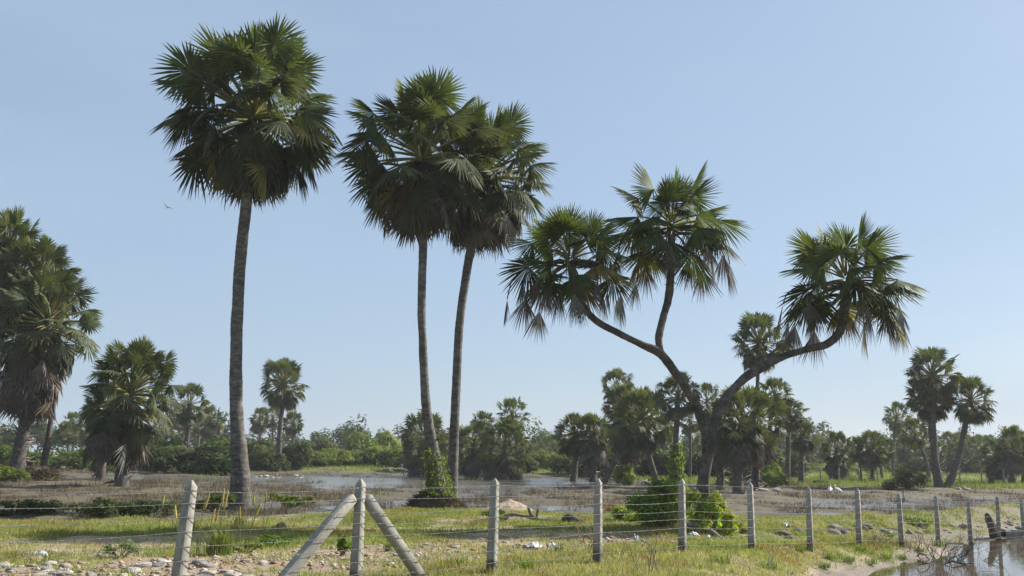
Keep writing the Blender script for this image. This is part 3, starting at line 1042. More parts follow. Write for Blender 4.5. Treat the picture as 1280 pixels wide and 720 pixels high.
shrub("shrub", ground_px(345, 682), (.42, .32, .22), 9, 520, .045, (.11, .17, .03), "flat bright green herb left of the leaning brace", "plant", seed=10)
shrub("shrub", ground_px(150, 697), (.34, .3, .34), 11, 620, .035, (.16, .19, .10), "pale grey-green bush on the rubble left of the leaning post", "plant", seed=11)
shrub("shrub", ground_px(305, 692), (.35, .3, .28), 9, 520, .045, (.13, .15, .035), "yellowish weed clump behind the leaning post", "plant", seed=12)
shrub("shrub", ground_px(350, 640) + [0, .4, 0], (.55, .4, .72), 12, 900, .07, (.14, .19, .03), "spindly light green weed right of the tallest trunk's foot", "plant", seed=13)
shrub("shrub", ground_px(262, 640) + [0, .4, 0], (.8, .4, .62), 12, 1100, .07, (.10, .135, .03), "dusty green weed left of the tallest trunk's foot", "plant", seed=14)
shrub("shrub", ground_px(383, 634), (.3, .3, .5), 8, 420, .06, (.15, .17, .03), "small yellow-green weed near the black bird", "plant", seed=15)
shrub("shrub", ground_px(620, 655) + [.0, .6, 0], (.45, .4, .38), 9, 600, .05, (.09, .14, .03), "low green herb behind the middle fence post", "plant", seed=16)
shrub("shrub", ground_px(768, 640) + [0, .2, 0], (.5, .4, .4), 10, 500, .05, (.30, .16, .04), "orange-tinged low weed left of the dense shrub", "plant", seed=17)
shrub("shrub", ground_px(1150, 662) + [0, .6, 0], (.7, .5, .5), 10, 700, .06, (.15, .20, .04), "sunlit green weed behind the fence above the pond", "plant", seed=18)
shrub("shrub", ground_px(1025, 606) + [0, .1, 0], (.8, .5, .4), 9, 400, .10, (.07, .10, .03), "low green clump in the marsh left of the far stakes", "plant", seed=19)
shrub("shrub", (-2.6, 32.75, zs(-2.6, 32.75) - .05), (.5, .3, .26), 9, 420, .06, (.12, .16, .03), "leafy green growth capping the root mound of the tall pair", "plant", seed=20)
for i, x in enumerate((10, 40, 75, 112, 150, 185)):
    shrub("shrub", ground_px(x, 647) + [0, .5, -.05], (.9, .5, .5 + .15 * (i % 2)), 12, 750, .075, (.055, .075, .028), "low dark weed bush along the wet ditch at the left", "plant", "dark weeds along the ditch", seed=30 + i)


def creeper(P, rad, n, lsize, col, label, seed, run=.25):
    """leafy climber round a stem; P, rad = stem line"""
    g = np.random.default_rng(seed)
    Q = spline(np.column_stack([P, rad]), .1)
    root = empty("creeper", Q[0, :3], label, "creeper")
    A, B_ = MB(), MB()
    for s in range(6):
        a = g.uniform(0, 6.28)
        top = int(len(Q) * g.uniform(.5, 1))
        th = a + np.linspace(0, g.uniform(-3, 3), top)
        line = Q[:top, :3] + np.stack([np.cos(th), np.sin(th), 0 * th], 1) * (Q[:top, 3:4] * 1.12 + .02)
        if len(line) > 2:
            tube(B_, line, .012, 4, (.10, .09, .04), cap=False)
    k = (len(Q) * g.random(n) ** 1.5).astype(int)
    th = g.uniform(0, 6.28, n)
    out = np.stack([np.cos(th), np.sin(th), 0 * th], 1)
    p = Q[k, :3] + g.normal(0, .07, (n, 3)) * [.3, .3, 1] + out * (Q[k, 3] * 1.05 + run * g.random(n) ** 2.5)[:, None]
    nn = nrm(out + g.normal(0, .5, (n, 3)))
    a = nrm(np.cross(nn, g.normal(0, 1, (n, 3))))
    b = np.cross(nn, a)
    s = (lsize * g.uniform(.6, 1.4, n))[:, None]
    V = np.stack([p - a * s * .6, p + b * s * .45, p + a * s * .6, p - b * s * .45], 1).reshape(-1, 3)
    T = (np.array([[0, 1, 2], [0, 2, 3]])[None] + 4 * np.arange(n)[:, None, None]).reshape(-1, 3)
    A.add(V, T, np.repeat(np.clip(np.asarray(col) * g.uniform(.6, 1.5, (n, 1)), 0, 1), 4, 0))
    A.build("leaves", M_LEAF, root, False, Q[0, :3])
    B_.build("stems", M_WOOD, root, False, Q[0, :3])


P, r = pxpath([(548, 622, 30, D2), (547, 608, 25, D2), (544, 588, 19, D2), (540, 566, 15, D2)])
creeper(P, r, 1500, .06, (.13, .18, .03), "bright leafy creeper climbing the foot of the tall palm on the root mound", 51)
P, r = pxpath([(846, 603, 13, 66), (845, 580, 12, 66), (845, 556, 9, 66)])
creeper(P, r, 900, .17, (.14, .20, .035), "bright creeper wrapping the straight palm left of the forked trunk", 52)
P, r = pxpath([(969, 604, 26, 64), (966, 590, 18, 65), (963, 572, 10, 66)])
creeper(P, r, 700, .16, (.10, .15, .03), "creeper on the lower stem of the bent palm in the grove", 53)


# hanging roots and dry thatch on the mound of the tall pair
def thatch(name, c, rx, ry, n, ln, label, seed):
    g = np.random.default_rng(seed)
    th = g.uniform(0, 6.28, n)
    rr = g.uniform(.5, 1.02, n)
    x = c[0] + np.cos(th) * rr * rx
    y = c[1] + np.sin(th) * rr * ry
    z = zt(x, y)
    out = np.stack([np.cos(th), np.sin(th), -g.uniform(.2, 1.6, n)], 1)
    d = nrm(out + g.normal(0, .5, (n, 3)))
    p = np.stack([x, y, z + .03], 1)
    l = (ln * g.uniform(.4, 1.3, n))[:, None]
    s = nrm(np.cross(d, g.normal(0, 1, (n, 3)))) * .014 * (ln / .3)
    V = np.stack([p - s, p + s, p + d * l + [0, 0, .04]], 1).reshape(-1, 3)
    M = MB()
    w = g.random((n, 1))
    M.add(V, np.arange(3 * n).reshape(-1, 3), np.repeat(np.array([.055, .045, .035]) * (1 - w) + np.array([.15, .115, .07]) * w, 3, 0))
    tag(M.build(name, M_STRAW), label, "roots", None, 'stuff')


thatch("roots", (-2.35, 32.9), 1.0, .75, 3200, .24, "dark matted roots hanging round the mound of the tall pair", 61)
thatch("roots", (float(W(301, 628, D1)[0]), D1), .52, .45, 900, .16, "short dead roots and litter round the foot of the tallest trunk", 60)
thatch("roots", (-27.2, 97), 2.3, 2.1, 1800, .7, "dark brush heap on the mound of the lone round-headed palm", 62)
thatch("roots", (17.3, 71), 2.5, 2.1, 1800, .55, "matted roots on the mound of the palm pair on the right", 63)
thatch("roots", (-26.3, 57.5), 1.05, 1.05, 1500, .5, "matted roots on the dark root cone at the left", 64)


# ------------------------------------------------------------------ grasses
def blades(p, h, w, lean, col, g):
    n = len(p)
    az = g.uniform(0, 6.28, n)
    s = np.stack([np.cos(az), np.sin(az), 0 * az], 1) * w[:, None]
    l = g.normal(0, 1, (n, 3)) * [1, 1, 0] * (lean * h)[:, None]
    tip = p + l + np.array([0, 0, 1.0]) * h[:, None]
    V = np.stack([p - s, p + s, tip], 1).reshape(-1, 3)
    return V, np.arange(3 * n).reshape(-1, 3), np.repeat(col, 3, 0)


gg = np.random.default_rng(5)
M = MB()
n = 620000
yy = np.sqrt(gg.uniform(10 ** 2, 34 ** 2, n))
xx = gg.uniform(-.62, .62, n) * yy
gm = grass_mask(xx, yy) * (1 - field_mask(xx, yy) * .8)
zz = zt(xx, yy)
ok = (gg.random(n) < gm ** 1.5 * 1.0) & (zz > POND + .03)
xx, yy, zz, gm = xx[ok], yy[ok], zz[ok], gm[ok]
n = len(xx)
tuft = fbm(xx * 2.2, yy * 2.2, 71)
hb = (.045 + .13 * gm * tuft ** 1.5) * gg.uniform(.6, 1.5, n)
dry = np.clip((fbm(xx * .5, yy * .5, 73) - .40) * 2.6 + gg.normal(0, .25, n), 0, 1)[:, None]
col = np.array([.21, .238, .066]) * (1 - dry) + np.array([.35, .30, .14]) * dry
red = (fbm(xx * .9, yy * .9, 75) > .62)[:, None] & (gg.random((n, 1)) < .3)
col = np.where(red, np.array([.26, .12, .05]), col) * gg.uniform(.7, 1.3, (n, 1))
M.add(*blades(np.stack([xx, yy, zz - .01], 1), hb, .0062 * gg.uniform(.7, 1.6, n) * np.sqrt(yy / 14), np.full(n, .45), col, gg))
n = 260000
yy = gg.uniform(33, 66, n)
xx = gg.uniform(7, 42, n)
gm = grass_mask(xx, yy)
zz = zt(xx, yy)
ok = (field_mask(xx, yy) < .5) & (gg.random(n) < gm) & (xx < .68 * yy) & (zz > POND + .03)
xx, yy, zz, gm = xx[ok], yy[ok], zz[ok], gm[ok]
n = len(xx)
w = np.clip((fbm(xx * .4, yy * .4, 77) - .35) * 2.5 + gg.normal(0, .25, n), 0, 1)[:, None]
col = (np.array([.17, .20, .05]) * (1 - w) + np.array([.23, .17, .09]) * w) * gg.uniform(.65, 1.25, (n, 1))
M.add(*blades(np.stack([xx, yy, zz - .01], 1), .16 * gm * gg.uniform(.4, 1.6, n), .011 * gg.uniform(.7, 1.6, n), np.full(n, .45), col, gg))
tag(M.build("grass", M_GRASS), "short patchy green and straw-coloured grass along the fence", "grass", None, 'stuff')

# dead marsh stubble
M = MB()
n = 420000
yy = 26 + (108 - 26) * gg.random(n) ** 1.35
xx = gg.uniform(-.66, .66, n) * yy
zz = zt(xx, yy)
cl = fbm(xx * .9, yy * .45, 81, 3)
ok = (field_mask(xx, yy) > .5) & (cl > .50) & (gg.random(n) < .75) & (pool_bias(xx, yy) * .57 < cl)
xx, yy, zz, cl = xx[ok], yy[ok], zz[ok], cl[ok]
n = len(xx)
hb = (.07 + .9 * np.clip(cl - .5, 0, .3)) * gg.uniform(.5, 1.4, n)
w = gg.random((n, 1))
col = (np.array([.064, .054, .04]) * (1 - w) + np.array([.16, .128, .085]) * w) * (.8 + .5 * fbm(xx * .2, yy * .2, 83))[:, None]
M.add(*blades(np.stack([xx, yy, zz - .02], 1), hb, .006 * np.sqrt(yy / 20) * gg.uniform(.7, 1.5, n), np.full(n, .38), col, gg))
tag(M.build("marsh_grass", M_STRAW), "dead brown stubble standing in the flooded field", "marsh grass", None, 'stuff')

# green growth on the far bank
M = MB()
n = 90000
yy = gg.uniform(64, 125, n)
xx = gg.uniform(-.6, .62, n) * yy
gm = grass_mask(xx, yy)
ok = (gm > .35) & (field_mask(xx, yy) > .5)
xx, yy, gm = xx[ok], yy[ok], gm[ok]
n = len(xx)
hb = (.12 + .35 * fbm(xx * .4, yy * .4, 91)) * gg.uniform(.5, 1.4, n)
w = gg.random((n, 1))
col = np.array([.15, .20, .04]) * (1 - w) + np.array([.20, .21, .06]) * w
M.add(*blades(np.stack([xx, yy, zt(xx, yy) - .03], 1), hb, .03 * gg.uniform(.7, 1.5, n), np.full(n, .4), col, gg))
tag(M.build("bank_grass", M_GRASS), "bright green grass on the far bank under the palms", "grass", None, 'stuff')


def tall_grass(base, n, h, spread, label, seed, heads=0, col=(.16, .19, .05), group=None):
    g = np.random.default_rng(seed)
    base = np.asarray(base, float)
    root = empty("grass_tuft", base, label, "grass tuft", group)
    A = MB()
    for i in range(n):
        az = g.uniform(0, 6.28)
        o = np.array([math.cos(az), math.sin(az), 0])
        b = o * spread * .25 * g.random() + [g.normal(0, spread * .3), g.normal(0, spread * .2), 0]
        l = h * g.uniform(.5, 1.1)
        ln = g.uniform(.1, .9)
        q = bez(b, b + [0, 0, l * .7], b + o * l * ln + [0, 0, l * (1 - ln * .55)], 5)
        s = np.array([-o[1], o[0], 0]) * .006
        wd = np.array([1, 1, .8, .5, .05])[:, None]
        V = np.concatenate([q - s * wd, q + s * wd])
        k = np.arange(4)
        T = np.concatenate([np.stack([k, k + 1, k + 6], 1), np.stack([k, k + 6, k + 5], 1)])
        A.add(V, T, np.asarray(col) * g.uniform(.7, 1.35))
    A.build("blades", M_GRASS, root)
    if heads:
        H, St = MB(), MB()
        for i in range(heads):
            b = np.array([g.normal(0, spread * .8), g.normal(0, spread * .3), 0])
            l = h * g.uniform(1.2, 1.75)
            tip = b + [g.normal(.06, .08) * l, 0, l]
            q = bez(b, b + [0, 0, l * .5], tip, 8)
            tube(St, q, .006, 4, (.17, .18, .06), cap=False)
            q2 = bez(q[5], q[6], tip + [.02, 0, .02], 6)
            tube(H, q2, np.array([.008, .02, .024, .02, .014, .004]) * g.uniform(.7, 1.1), 5, jit((.42, .36, .10), .2), wob=.3, seed=i)
        H.build("seed_heads", M_GRASS, root)
        St.build("stalks", M_GRASS, root)


tall_grass(ground_px(275, 694), 190, .62, .42, "tall green grass tuft with yellow seed heads just right of the leaning post", 1, 9)
tall_grass(ground_px(300, 660), 90, .55, .4, "seeding grass tuft in front of the tallest trunk's foot", 2, 5)
tall_grass(ground_px(235, 665), 80, .45, .5, "loose grass tuft behind the leaning post", 3, 2)
tall_grass(ground_px(700, 690), 60, .28, .3, "grass tuft left of the dry twigs by the fence", 4)
tall_grass(ground_px(485, 690), 45, .35, .1, "upright grass blades right of the braced post", 5)
tall_grass(ground_px(905, 655), 70, .5, .3, "light green grass rising beside the yellowish weeds", 6, 0, (.2, .23, .06))
for i, (x, y) in enumerate([(1000, 690), (1040, 700), (1075, 690), (960, 712), (900, 705), (1160, 667), (1112, 672), (660, 712), (570, 708), (1030, 712), (1062, 704), (1088, 706), (1108, 699), (1128, 701), (1150, 692), (1175, 684)]):
    tall_grass(ground_px(x, y), 70, .22, .3, "low green grass tuft on the verge in front of the fence", 20 + i, 0, (.15, .20, .045), "grass tufts on the verge")


# ------------------------------------------------------------------ twigs and driftwood
def twig(M, p, d, l, r, depth, g, col):
    q = [p]
    for i in range(4):
        d = nrm(d + g.normal(0, .16, 3) + [0, 0, .03])
        q.append(q[-1] + d * l / 4)
    tube(M, np.array(q), np.linspace(r, r * .5, 5), 4, jit(col, .2), cap=False)
    if depth:
        for i in range(int(g.integers(2, 4))):
            k = int(g.integers(1, 5))
            nd = nrm(d + g.normal(0, .6, 3))
            twig(M, q[k], nd, l * g.uniform(.45, .75), r * .6, depth - 1, g, col)


def dead_plant(px, py, h, n, label, seed, col=(.16, .12, .09), depth=2, r=.007, spread=.4, group=None, name="dry_twigs"):
    g = np.random.default_rng(seed)
    b = ground_px(px, py)
    M = MB()
    for i in range(n):
        o = np.array([g.normal(0, spread * .3), g.normal(0, spread * .2), -.02])
        twig(M, o, nrm([g.normal(0, spread), g.normal(0, spread * .6), 1]), h * g.uniform(.6, 1.1), r, depth, g, col)
    o = M.build(name, M_WOOD)
    o.location = b
    return tag(o, label, "dry twigs", group)


dead_plant(735, 693, .62, 9, "pale dry weed stalks standing left of the second plain fence post", 1, (.25, .19, .13))
dead_plant(808, 719, .55, 4, "dark bare seedling twigs at the bottom edge", 2, (.10, .085, .075))
dead_plant(940, 712, .32, 6, "low grey dry twigs on the verge grass", 3, (.24, .21, .17), spread=.9)
dead_plant(720, 640, .7, 9, "bare brown bush at the near edge of the water", 4, (.15, .11, .08), spread=.6)
dead_plant(1095, 682, .4, 18, "dry twigs between posts on the bank above the pond", 5, (.17, .14, .11), spread=.9)
dead_plant(1145, 690, .42, 24, "grey brushwood on the sandy shore of the pond", 6, (.2, .17, .13), spread=1.0)
dead_plant(1190, 702, .55, 26, "tangled dead branches standing in the pond", 7, (.10, .085, .07), spread=1.1, depth=2, r=.011)
dead_plant(1215, 690, .5, 10, "thin dark brushwood in the pond left of the reflections", 8, (.13, .11, .09), spread=1.0)
dead_plant(1270, 690, .22, 6, "sparse weed stalks poking from the pond at the right edge", 9, (.09, .085, .04), spread=1.2)
dead_plant(30, 600, .9, 12, "grey brushwood under the shaggy palm", 10, (.2, .17, .14), spread=1.0, r=.012)
dead_plant(100, 640, .6, 9, "brown dry brush beside the ditch", 11, (.15, .12, .09), spread=.8)
for i, (x, y) in enumerate([(420, 628), (465, 622), (215, 618), (160, 625), (690, 622), (1000, 640), (1075, 640), (760, 632)]):
    dead_plant(x, y, .45, 9, "small dead bush standing in the flooded field", 20 + i, (.13, .105, .085), spread=.8, depth=2, r=.009, group="dead bushes in the marsh")


def log(name, pts, rads, label, cat, col=(.2, .17, .14), extra=(), hollow=False):
    P = np.asarray(pts, float)
    base = P[0]
    M = MB()
    Q = spline(np.column_stack([P, rads]), .06)
    L = np.linspace(0, 5, len(Q))
    c = np.asarray(col)[None] * (.7 + .6 * vnoise(L * 2, L * 0, 3))[:, None]
    tube(M, Q[:, :3], Q[:, 3], 9, c, True, .16, 4)
    for e in extra:
        E = spline(np.column_stack([np.asarray([q[:3] for q in e], float), [q[3] for q in e]]), .05)
        tube(M, E[:, :3], E[:, 3], 7, np.asarray(col) * .8, True, .16, 6)
    o = M.build(name, M_WOOD, None, True, base)
    tag(o, label, cat)
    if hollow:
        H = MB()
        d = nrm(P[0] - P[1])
        tube(H, [P[0] + d * .004, P[0] + d * .012], [rads[0] * .8, rads[0] * .75], 12, (.02, .018, .015))  # near-black disc paints the shade of the hollow; the log is solid
        h = H.build("hollow_shade_disc", M_WOOD, o, False, base)
    return o


def gp(px, py, dz=0.0, dx=0.0, dy=0.0):
    p = ground_px(px, py)
    return p + [dx, dy, dz]


dB = gp(665, 652)[1]
log("fallen_branch", [W(630, 648, dB), W(640, 643, dB), W(655, 645, dB), W(676, 650, dB), W(700, 652, dB - .2), W(716, 658, dB - .3)], [.06, .05, .04, .05, .05, .03],
    "bleached fallen branch with two upright stubs behind the middle fence post", "branch", (.27, .23, .18),
    [[(*W(676, 650, dB), .05), (*W(666, 646, dB), .045), (*W(662, 638, dB), .05), (*W(660, 634, dB), .03)],
     [(*W(671, 650, dB), .035), (*W(671, 643, dB), .035), (*W(673, 636, dB), .045)]])
dB = gp(875, 668)[1]
log("fallen_branch", [W(851, 655, dB + .3), W(868, 657, dB + .2), W(884, 661, dB), W(900, 672, dB - .4), W(918, 682, dB - .8)], [.05, .07, .07, .04, .02],
    "grey curved branch lying in front of the dense shrub", "branch", (.25, .22, .19))
dB = gp(1235, 673)[1]
log("tree_stump", [W(1244, 674, dB), W(1240, 660, dB), W(1235, 646, dB), W(1233, 641, dB)], [.15, .11, .10, .04],
    "broken dark stump leaning left in the pond's far edge", "stump", (.12, .095, .075), [[(*W(1246, 668, dB), .05), (*W(1243, 656, dB), .04), (*W(1240, 650, dB), .02)]])
dB = gp(1262, 672)[1]
log("fallen_log", [W(1254, 670, dB) + [0, 0, .05], W(1268, 670, dB + .1) + [0, 0, .05], W(1300, 671, dB + .4) + [0, 0, .05]], [.17, .17, .16],
    "grey hollow log lying at the water's edge by the right border", "log", (.28, .26, .21), hollow=True)
dB = gp(1160, 706)[1]
log("driftwood", [W(1146, 696, dB), W(1150, 692, dB), W(1157, 694, dB), W(1162, 701, dB - .1)], [.010, .012, .014, .010],
    "dark hooked piece of driftwood on the pond shore", "driftwood", (.06, .055, .05), [[(*W(1147, 700, dB), .010), (*W(1155, 704, dB - .1), .017), (*W(1163, 705, dB - .2), .010)]])
dB = gp(1195, 708)[1]
log("driftwood", [W(1178, 706, dB), W(1192, 702, dB), W(1206, 705, dB), W(1216, 703, dB)], [.008, .017, .017, .008],
    "dark driftwood lying in the pond among tangled branches", "driftwood", (.05, .045, .04))
dB = gp(1110, 690)[1]
log("driftwood", [W(1040, 664, dB + 3), W(1046, 674, dB + 2.4), W(1051, 685, dB + 2.0)], [.015, .02, .02],
    "thin pale stick slanting between posts above the bank", "stick", (.3, .25, .18))
dB = gp(1040, 712)[1]
log("driftwood", [W(1012, 706, dB + .5), W(1022, 709, dB + .3), W(1038, 716, dB)], [.02, .018, .01],
    "dark twig lying on the sandy bank at the bottom", "stick", (.08, .065, .055))
dB = gp(760, 655)[1]
log("fallen_branch", [W(702, 655, dB), W(712, 647, dB), W(722, 651, dB), W(745, 658, dB), W(775, 660, dB)], [.09, .12, .08, .05, .03],
    "dark rotting branch pile left of the dense shrub", "branch", (.09, .08, .07))
log("driftwood", [gp(930, 607, .1), gp(945, 606, .25), gp(958, 607, .1)], [.1, .14, .06], "pale driftwood at the foot of the nearest grove palm", "driftwood", (.3, .27, .23))


# ------------------------------------------------------------------ stones
def ico(sub):
    import bmesh
    bm = bmesh.new()
    bmesh.ops.create_icosphere(bm, subdivisions=sub, radius=1)
    V = np.array([v.co[:] for v in bm.verts])
    T = np.array([[v.index for v in f.verts] for f in bm.faces])
    bm.free()
    return V, T


IV, IT = ico(3)


def stone_mesh(seed, col, jag=.5):
    g = np.random.default_rng(seed)
    V = IV.copy()
    for k in range(9):                       # broken faces
        n = nrm(g.normal(0, 1, 3))
        h = g.uniform(.55, .9)
        dd = V @ n - h
        V = V - n * np.clip(dd, 0, None)[:, None] * .92
    V = V * (1 + .10 * (vnoise(V[:, 0] * 3 + seed, V[:, 1] * 3 + V[:, 2] * 2, seed)[:, None] - .5))
    M = MB()
    M.add(V, IT, np.asarray(col) * (.85 + .3 * vnoise(V[:, 0] * 2 + 5, V[:, 2] * 2 + V[:, 1], seed))[:, None])
    return M.mesh("stone", M_STONE, False)


PALE = [stone_mesh(i, c) for i, c in enumerate([(.42, .37, .30), (.36, .30, .23), (.46, .43, .38), (.38, .27, .18), (.33, .30, .27), (.48, .44, .38)])]
DARK = [stone_mesh(20 + i, c) for i, c in enumerate([(.15, .13, .11), (.22, .19, .16), (.12, .105, .09), (.28, .25, .21)])]


def stone(p, size, kinds, label, group=None, flat=.55):
    s = size * rng.uniform(.75, 1.25, 3) * [1.15, 1, flat]
    return tag(place(kinds[int(rng.integers(len(kinds)))], "stone", None, p + [0, 0, s[2] * .08], rng.uniform(0, 6.28), tuple(s), rng.normal(0, .15), rng.normal(0, .15)), label, "stone", group)


for i in range(112):
    x = rng.uniform(-10, 330)
    y = 720 - 34 * rng.random() ** 1.2 + 3
    if 210 < x < 245:
        continue
    stone(ground_px(x, y), .035 + .10 * rng.random() ** 3, PALE, "pale broken stone in the rubble strip at the bottom left", "rubble stones at the bottom left")
for i in range(40):
    x = rng.uniform(400, 720)
    k, t_c = 0, 0
    y = np.interp(x, [400, 560, 720], [702, 680, 672]) + rng.normal(0, 7)
    stone(ground_px(x, y), .03 + .09 * rng.random() ** 3, PALE, "pale stone in the rubble behind the braced and middle posts", "rubble stones behind the middle posts")
for i in range(22):
    x = rng.uniform(755, 950)
    stone(ground_px(x, rng.normal(672, 5)), .03 + .09 * rng.random() ** 2, PALE, "pale stone in front of the dense shrub", "rubble stones before the shrub")
for i in range(38):
    x = rng.uniform(955, 1125)
    stone(ground_px(x, rng.normal(665, 3)), .07 + .16 * rng.random() ** 2, DARK, "dark stone in the low row behind the fence on the right", "dark stones behind the fence", .65)
for i in range(42):
    x = rng.uniform(1120, 1290)
    stone(ground_px(x, rng.normal(662, 4)), .05 + .14 * rng.random() ** 2, DARK + PALE[1:2], "dark stone along the far bank of the pond", "stones along the pond's far bank", .65)
for i in range(18):
    stone(ground_px(rng.uniform(318, 380), rng.normal(597, 1.6)), .06 + .17 * rng.random() ** 2, PALE, "whitish stone at the water's edge below the lone round-headed palm", "stones below the lone palm", .7)
for i in range(8):
    stone(ground_px(rng.uniform(1185, 1215), rng.normal(611, 2)), .06 + .14 * rng.random(), PALE, "pale stone on the mound of the palm pair", "stones on the pair's mound", .7)
for i in range(8):
    stone(ground_px(rng.uniform(925, 975), rng.normal(612, 2)), .1 + .2 * rng.random(), PALE, "pale stone at the foot of the central grove", "stones at the grove's foot", .7)
stone(ground_px(350, 660), .17, DARK, "large dark rock in the grass right of the seeding grass", flat=.8)
stone(ground_px(305, 659), .15, DARK[1:2] + DARK[3:], "grey rock in the grass left of the large dark rock", flat=.7)
stone(ground_px(46, 720), .15, PALE[2:3], "big bluish-white slab at the bottom left corner", flat=.35)
stone(ground_px(806, 604), .35, PALE[4:5], "rounded boulder in the water left of the forked palm", flat=.7)

# rubble too small to count
gq = np.random.default_rng(66)
tq = gq.uniform(-11, 14, 14000)
sq = 3.0 + gq.normal(0, 1.0, 14000)
X = FX0 + tq * FU[0] - sq * FU[1]
Y = FY0 + tq * FU[1] + sq * FU[0]
ok = (fbm(X * .8, Y * .8, 55) > .40) & (gq.random(14000) < .42 * np.interp(X, [-8, -2, 2, 8], [1, .7, .5, .35])) & (Y > 9)
X, Y = X[ok], Y[ok]
n = len(X)
OV = np.array([(1, 0, 0), (-1, 0, 0), (0, 1, 0), (0, -1, 0), (0, 0, 1), (0, 0, -.4)], float)
OT = np.array([(0, 2, 4), (2, 1, 4), (1, 3, 4), (3, 0, 4), (2, 0, 5), (1, 2, 5), (3, 1, 5), (0, 3, 5)])
V = OV[None] * gq.uniform(.5, 1.5, (n, 6, 1)) * (.012 + .045 * gq.random(n) ** 3)[:, None, None] * np.array([1.2, 1.2, .7]) + gq.normal(0, .004, (n, 6, 3))
V = V + np.stack([X, Y, zt(X, Y) + .004], 1)[:, None]
pal = np.array([(.44, .38, .30), (.38, .28, .19), (.30, .17, .09), (.47, .43, .37), (.22, .17, .13)])
M = MB()
M.add(V.reshape(-1, 3), (OT[None] + 6 * np.arange(n)[:, None, None]).reshape(-1, 3), np.repeat(pal[gq.integers(0, 5, n)] * gq.uniform(.8, 1.15, (n, 1)), 6, 0))
tag(M.build("rubble", M_STONE), "broken pale and rusty rubble strewn beyond the fence", "rubble", None, 'stuff')

# sand heap by the water
g = np.random.default_rng(8)
c = ground_px(638, 641)
th = np.linspace(0, 2 * PI, 48, endpoint=False)
rr = np.linspace(0, 1, 16)[:, None]
X = c[0] + rr * np.cos(th)[None] * 1.15
Y = c[1] + .55 + rr * np.sin(th)[None] * .8
Z = zt(X, Y) + .42 * (1 - rr) ** 1.15 * (1 + .4 * (fbm(X * 3, Y * 3, 5) - .5)) - .03
V = np.stack([X, Y, Z], -1).reshape(-1, 3)
i, j = np.meshgrid(np.arange(15), np.arange(48), indexing='ij')
j2 = (j + 1) % 48
q = np.stack([i * 48 + j, (i + 1) * 48 + j, (i + 1) * 48 + j2, i * 48 + j2], -1).reshape(-1, 4)
M = MB()
M.add(V, np.concatenate([q[:, [0, 1, 2]], q[:, [0, 2, 3]]]), (.37, .295, .205))
tag(M.build("sand_pile", M_STONE, None, True, c), "pale yellow sand heap at the near water's edge behind the middle post", "sand pile")

# scraps of white film caught in the grass
for i, (x, y, s) in enumerate([(668, 687, .28), (692, 688, .2), (868, 672, .2), (843, 657, .11), (797, 679, .14), (982, 660, .16), (885, 676, .12), (53, 699, .12)]):
    g = np.random.default_rng(300 + i)
    u, v = np.meshgrid(np.linspace(-1, 1, 10), np.linspace(-1, 1, 8))
    p = ground_px(x, y)
    X = u * s * .6 * (1 + .2 * g.normal(0, .4, u.shape))
    Y = v * s * .4 * (1 + .2 * g.normal(0, .4, u.shape))
    Z = .03 + np.abs(g.normal(0, .035, u.shape)) + .05 * (1 - u ** 2) * (1 - v ** 2)
    i0, j0 = np.meshgrid(np.arange(7), np.arange(9), indexing='ij')
    q = np.stack([i0 * 10 + j0, i0 * 10 + j0 + 1, (i0 + 1) * 10 + j0 + 1, (i0 + 1) * 10 + j0], -1).reshape(-1, 4)
    M = MB()
    M.add(np.stack([X, Y, Z], -1).reshape(-1, 3), np.concatenate([q[:, [0, 1, 2]], q[:, [0, 2, 3]]]), (.35, .48, .75) if i == 3 else (.52, .53, .55))
    o = M.build("plastic_scrap", M_PLASTIC, None, True)
    o.location = p
    o.rotation_euler = (0, 0, g.uniform(0, 3))
    tag(o, ["large crumpled whitish film right of the middle fence post", "smaller crumpled white film near the dry stalks", "white scrap in front of the grey curved branch",
            "small blue scrap at the left foot of the dense shrub", "white scrap left of the post before the shrub", "white scrap on the dark stones left of the fence posts",
            "thin white scrap in the grass below the curved branch", "small white scrap in the rubble at the bottom left"][i], "plastic scrap")


# ------------------------------------------------------------------ fence
NEAR = np.array([FU[1], -FU[0]])           # side of the fence towards the road
HW = .122 / 2


def post_xy(k):
    return FX0 + KX * k, FY0 + KY * k


def prism(M, ax_pts, half, ang):
    """square section swept along points, with chamfered corners"""
    c, s = math.cos(ang), math.sin(ang)
    ch = .07
    sq = np.array([(1 - ch, -1), (1, -1 + ch), (1, 1 - ch), (1 - ch, 1), (-1 + ch, 1), (-1, 1 - ch), (-1, -1 + ch), (-1 + ch, -1)])
    sq = sq @ np.array([[c, s], [-s, c]])
    rows = []
    for p, h in zip(ax_pts, half):
        rows.append(np.column_stack([p[0] + sq[:, 0] * h, p[1] + sq[:, 1] * h, np.full(8, p[2])]))
    V = np.vstack(rows)
    n = len(rows)
    T = []
    for i in range(n - 1):
        for j in range(8):
            a, b = i * 8 + j, i * 8 + (j + 1) % 8
            T += [[a, b, b + 8], [a, b + 8, a + 8]]
    k = len(V)
    V = np.vstack([V, ax_pts[-1][None] + [0, 0, .003]])
    for j in range(8):
        T.append([(n - 1) * 8 + j, (n - 1) * 8 + (j + 1) % 8, k])
    M.add(V, T, (.3, .3, .3))


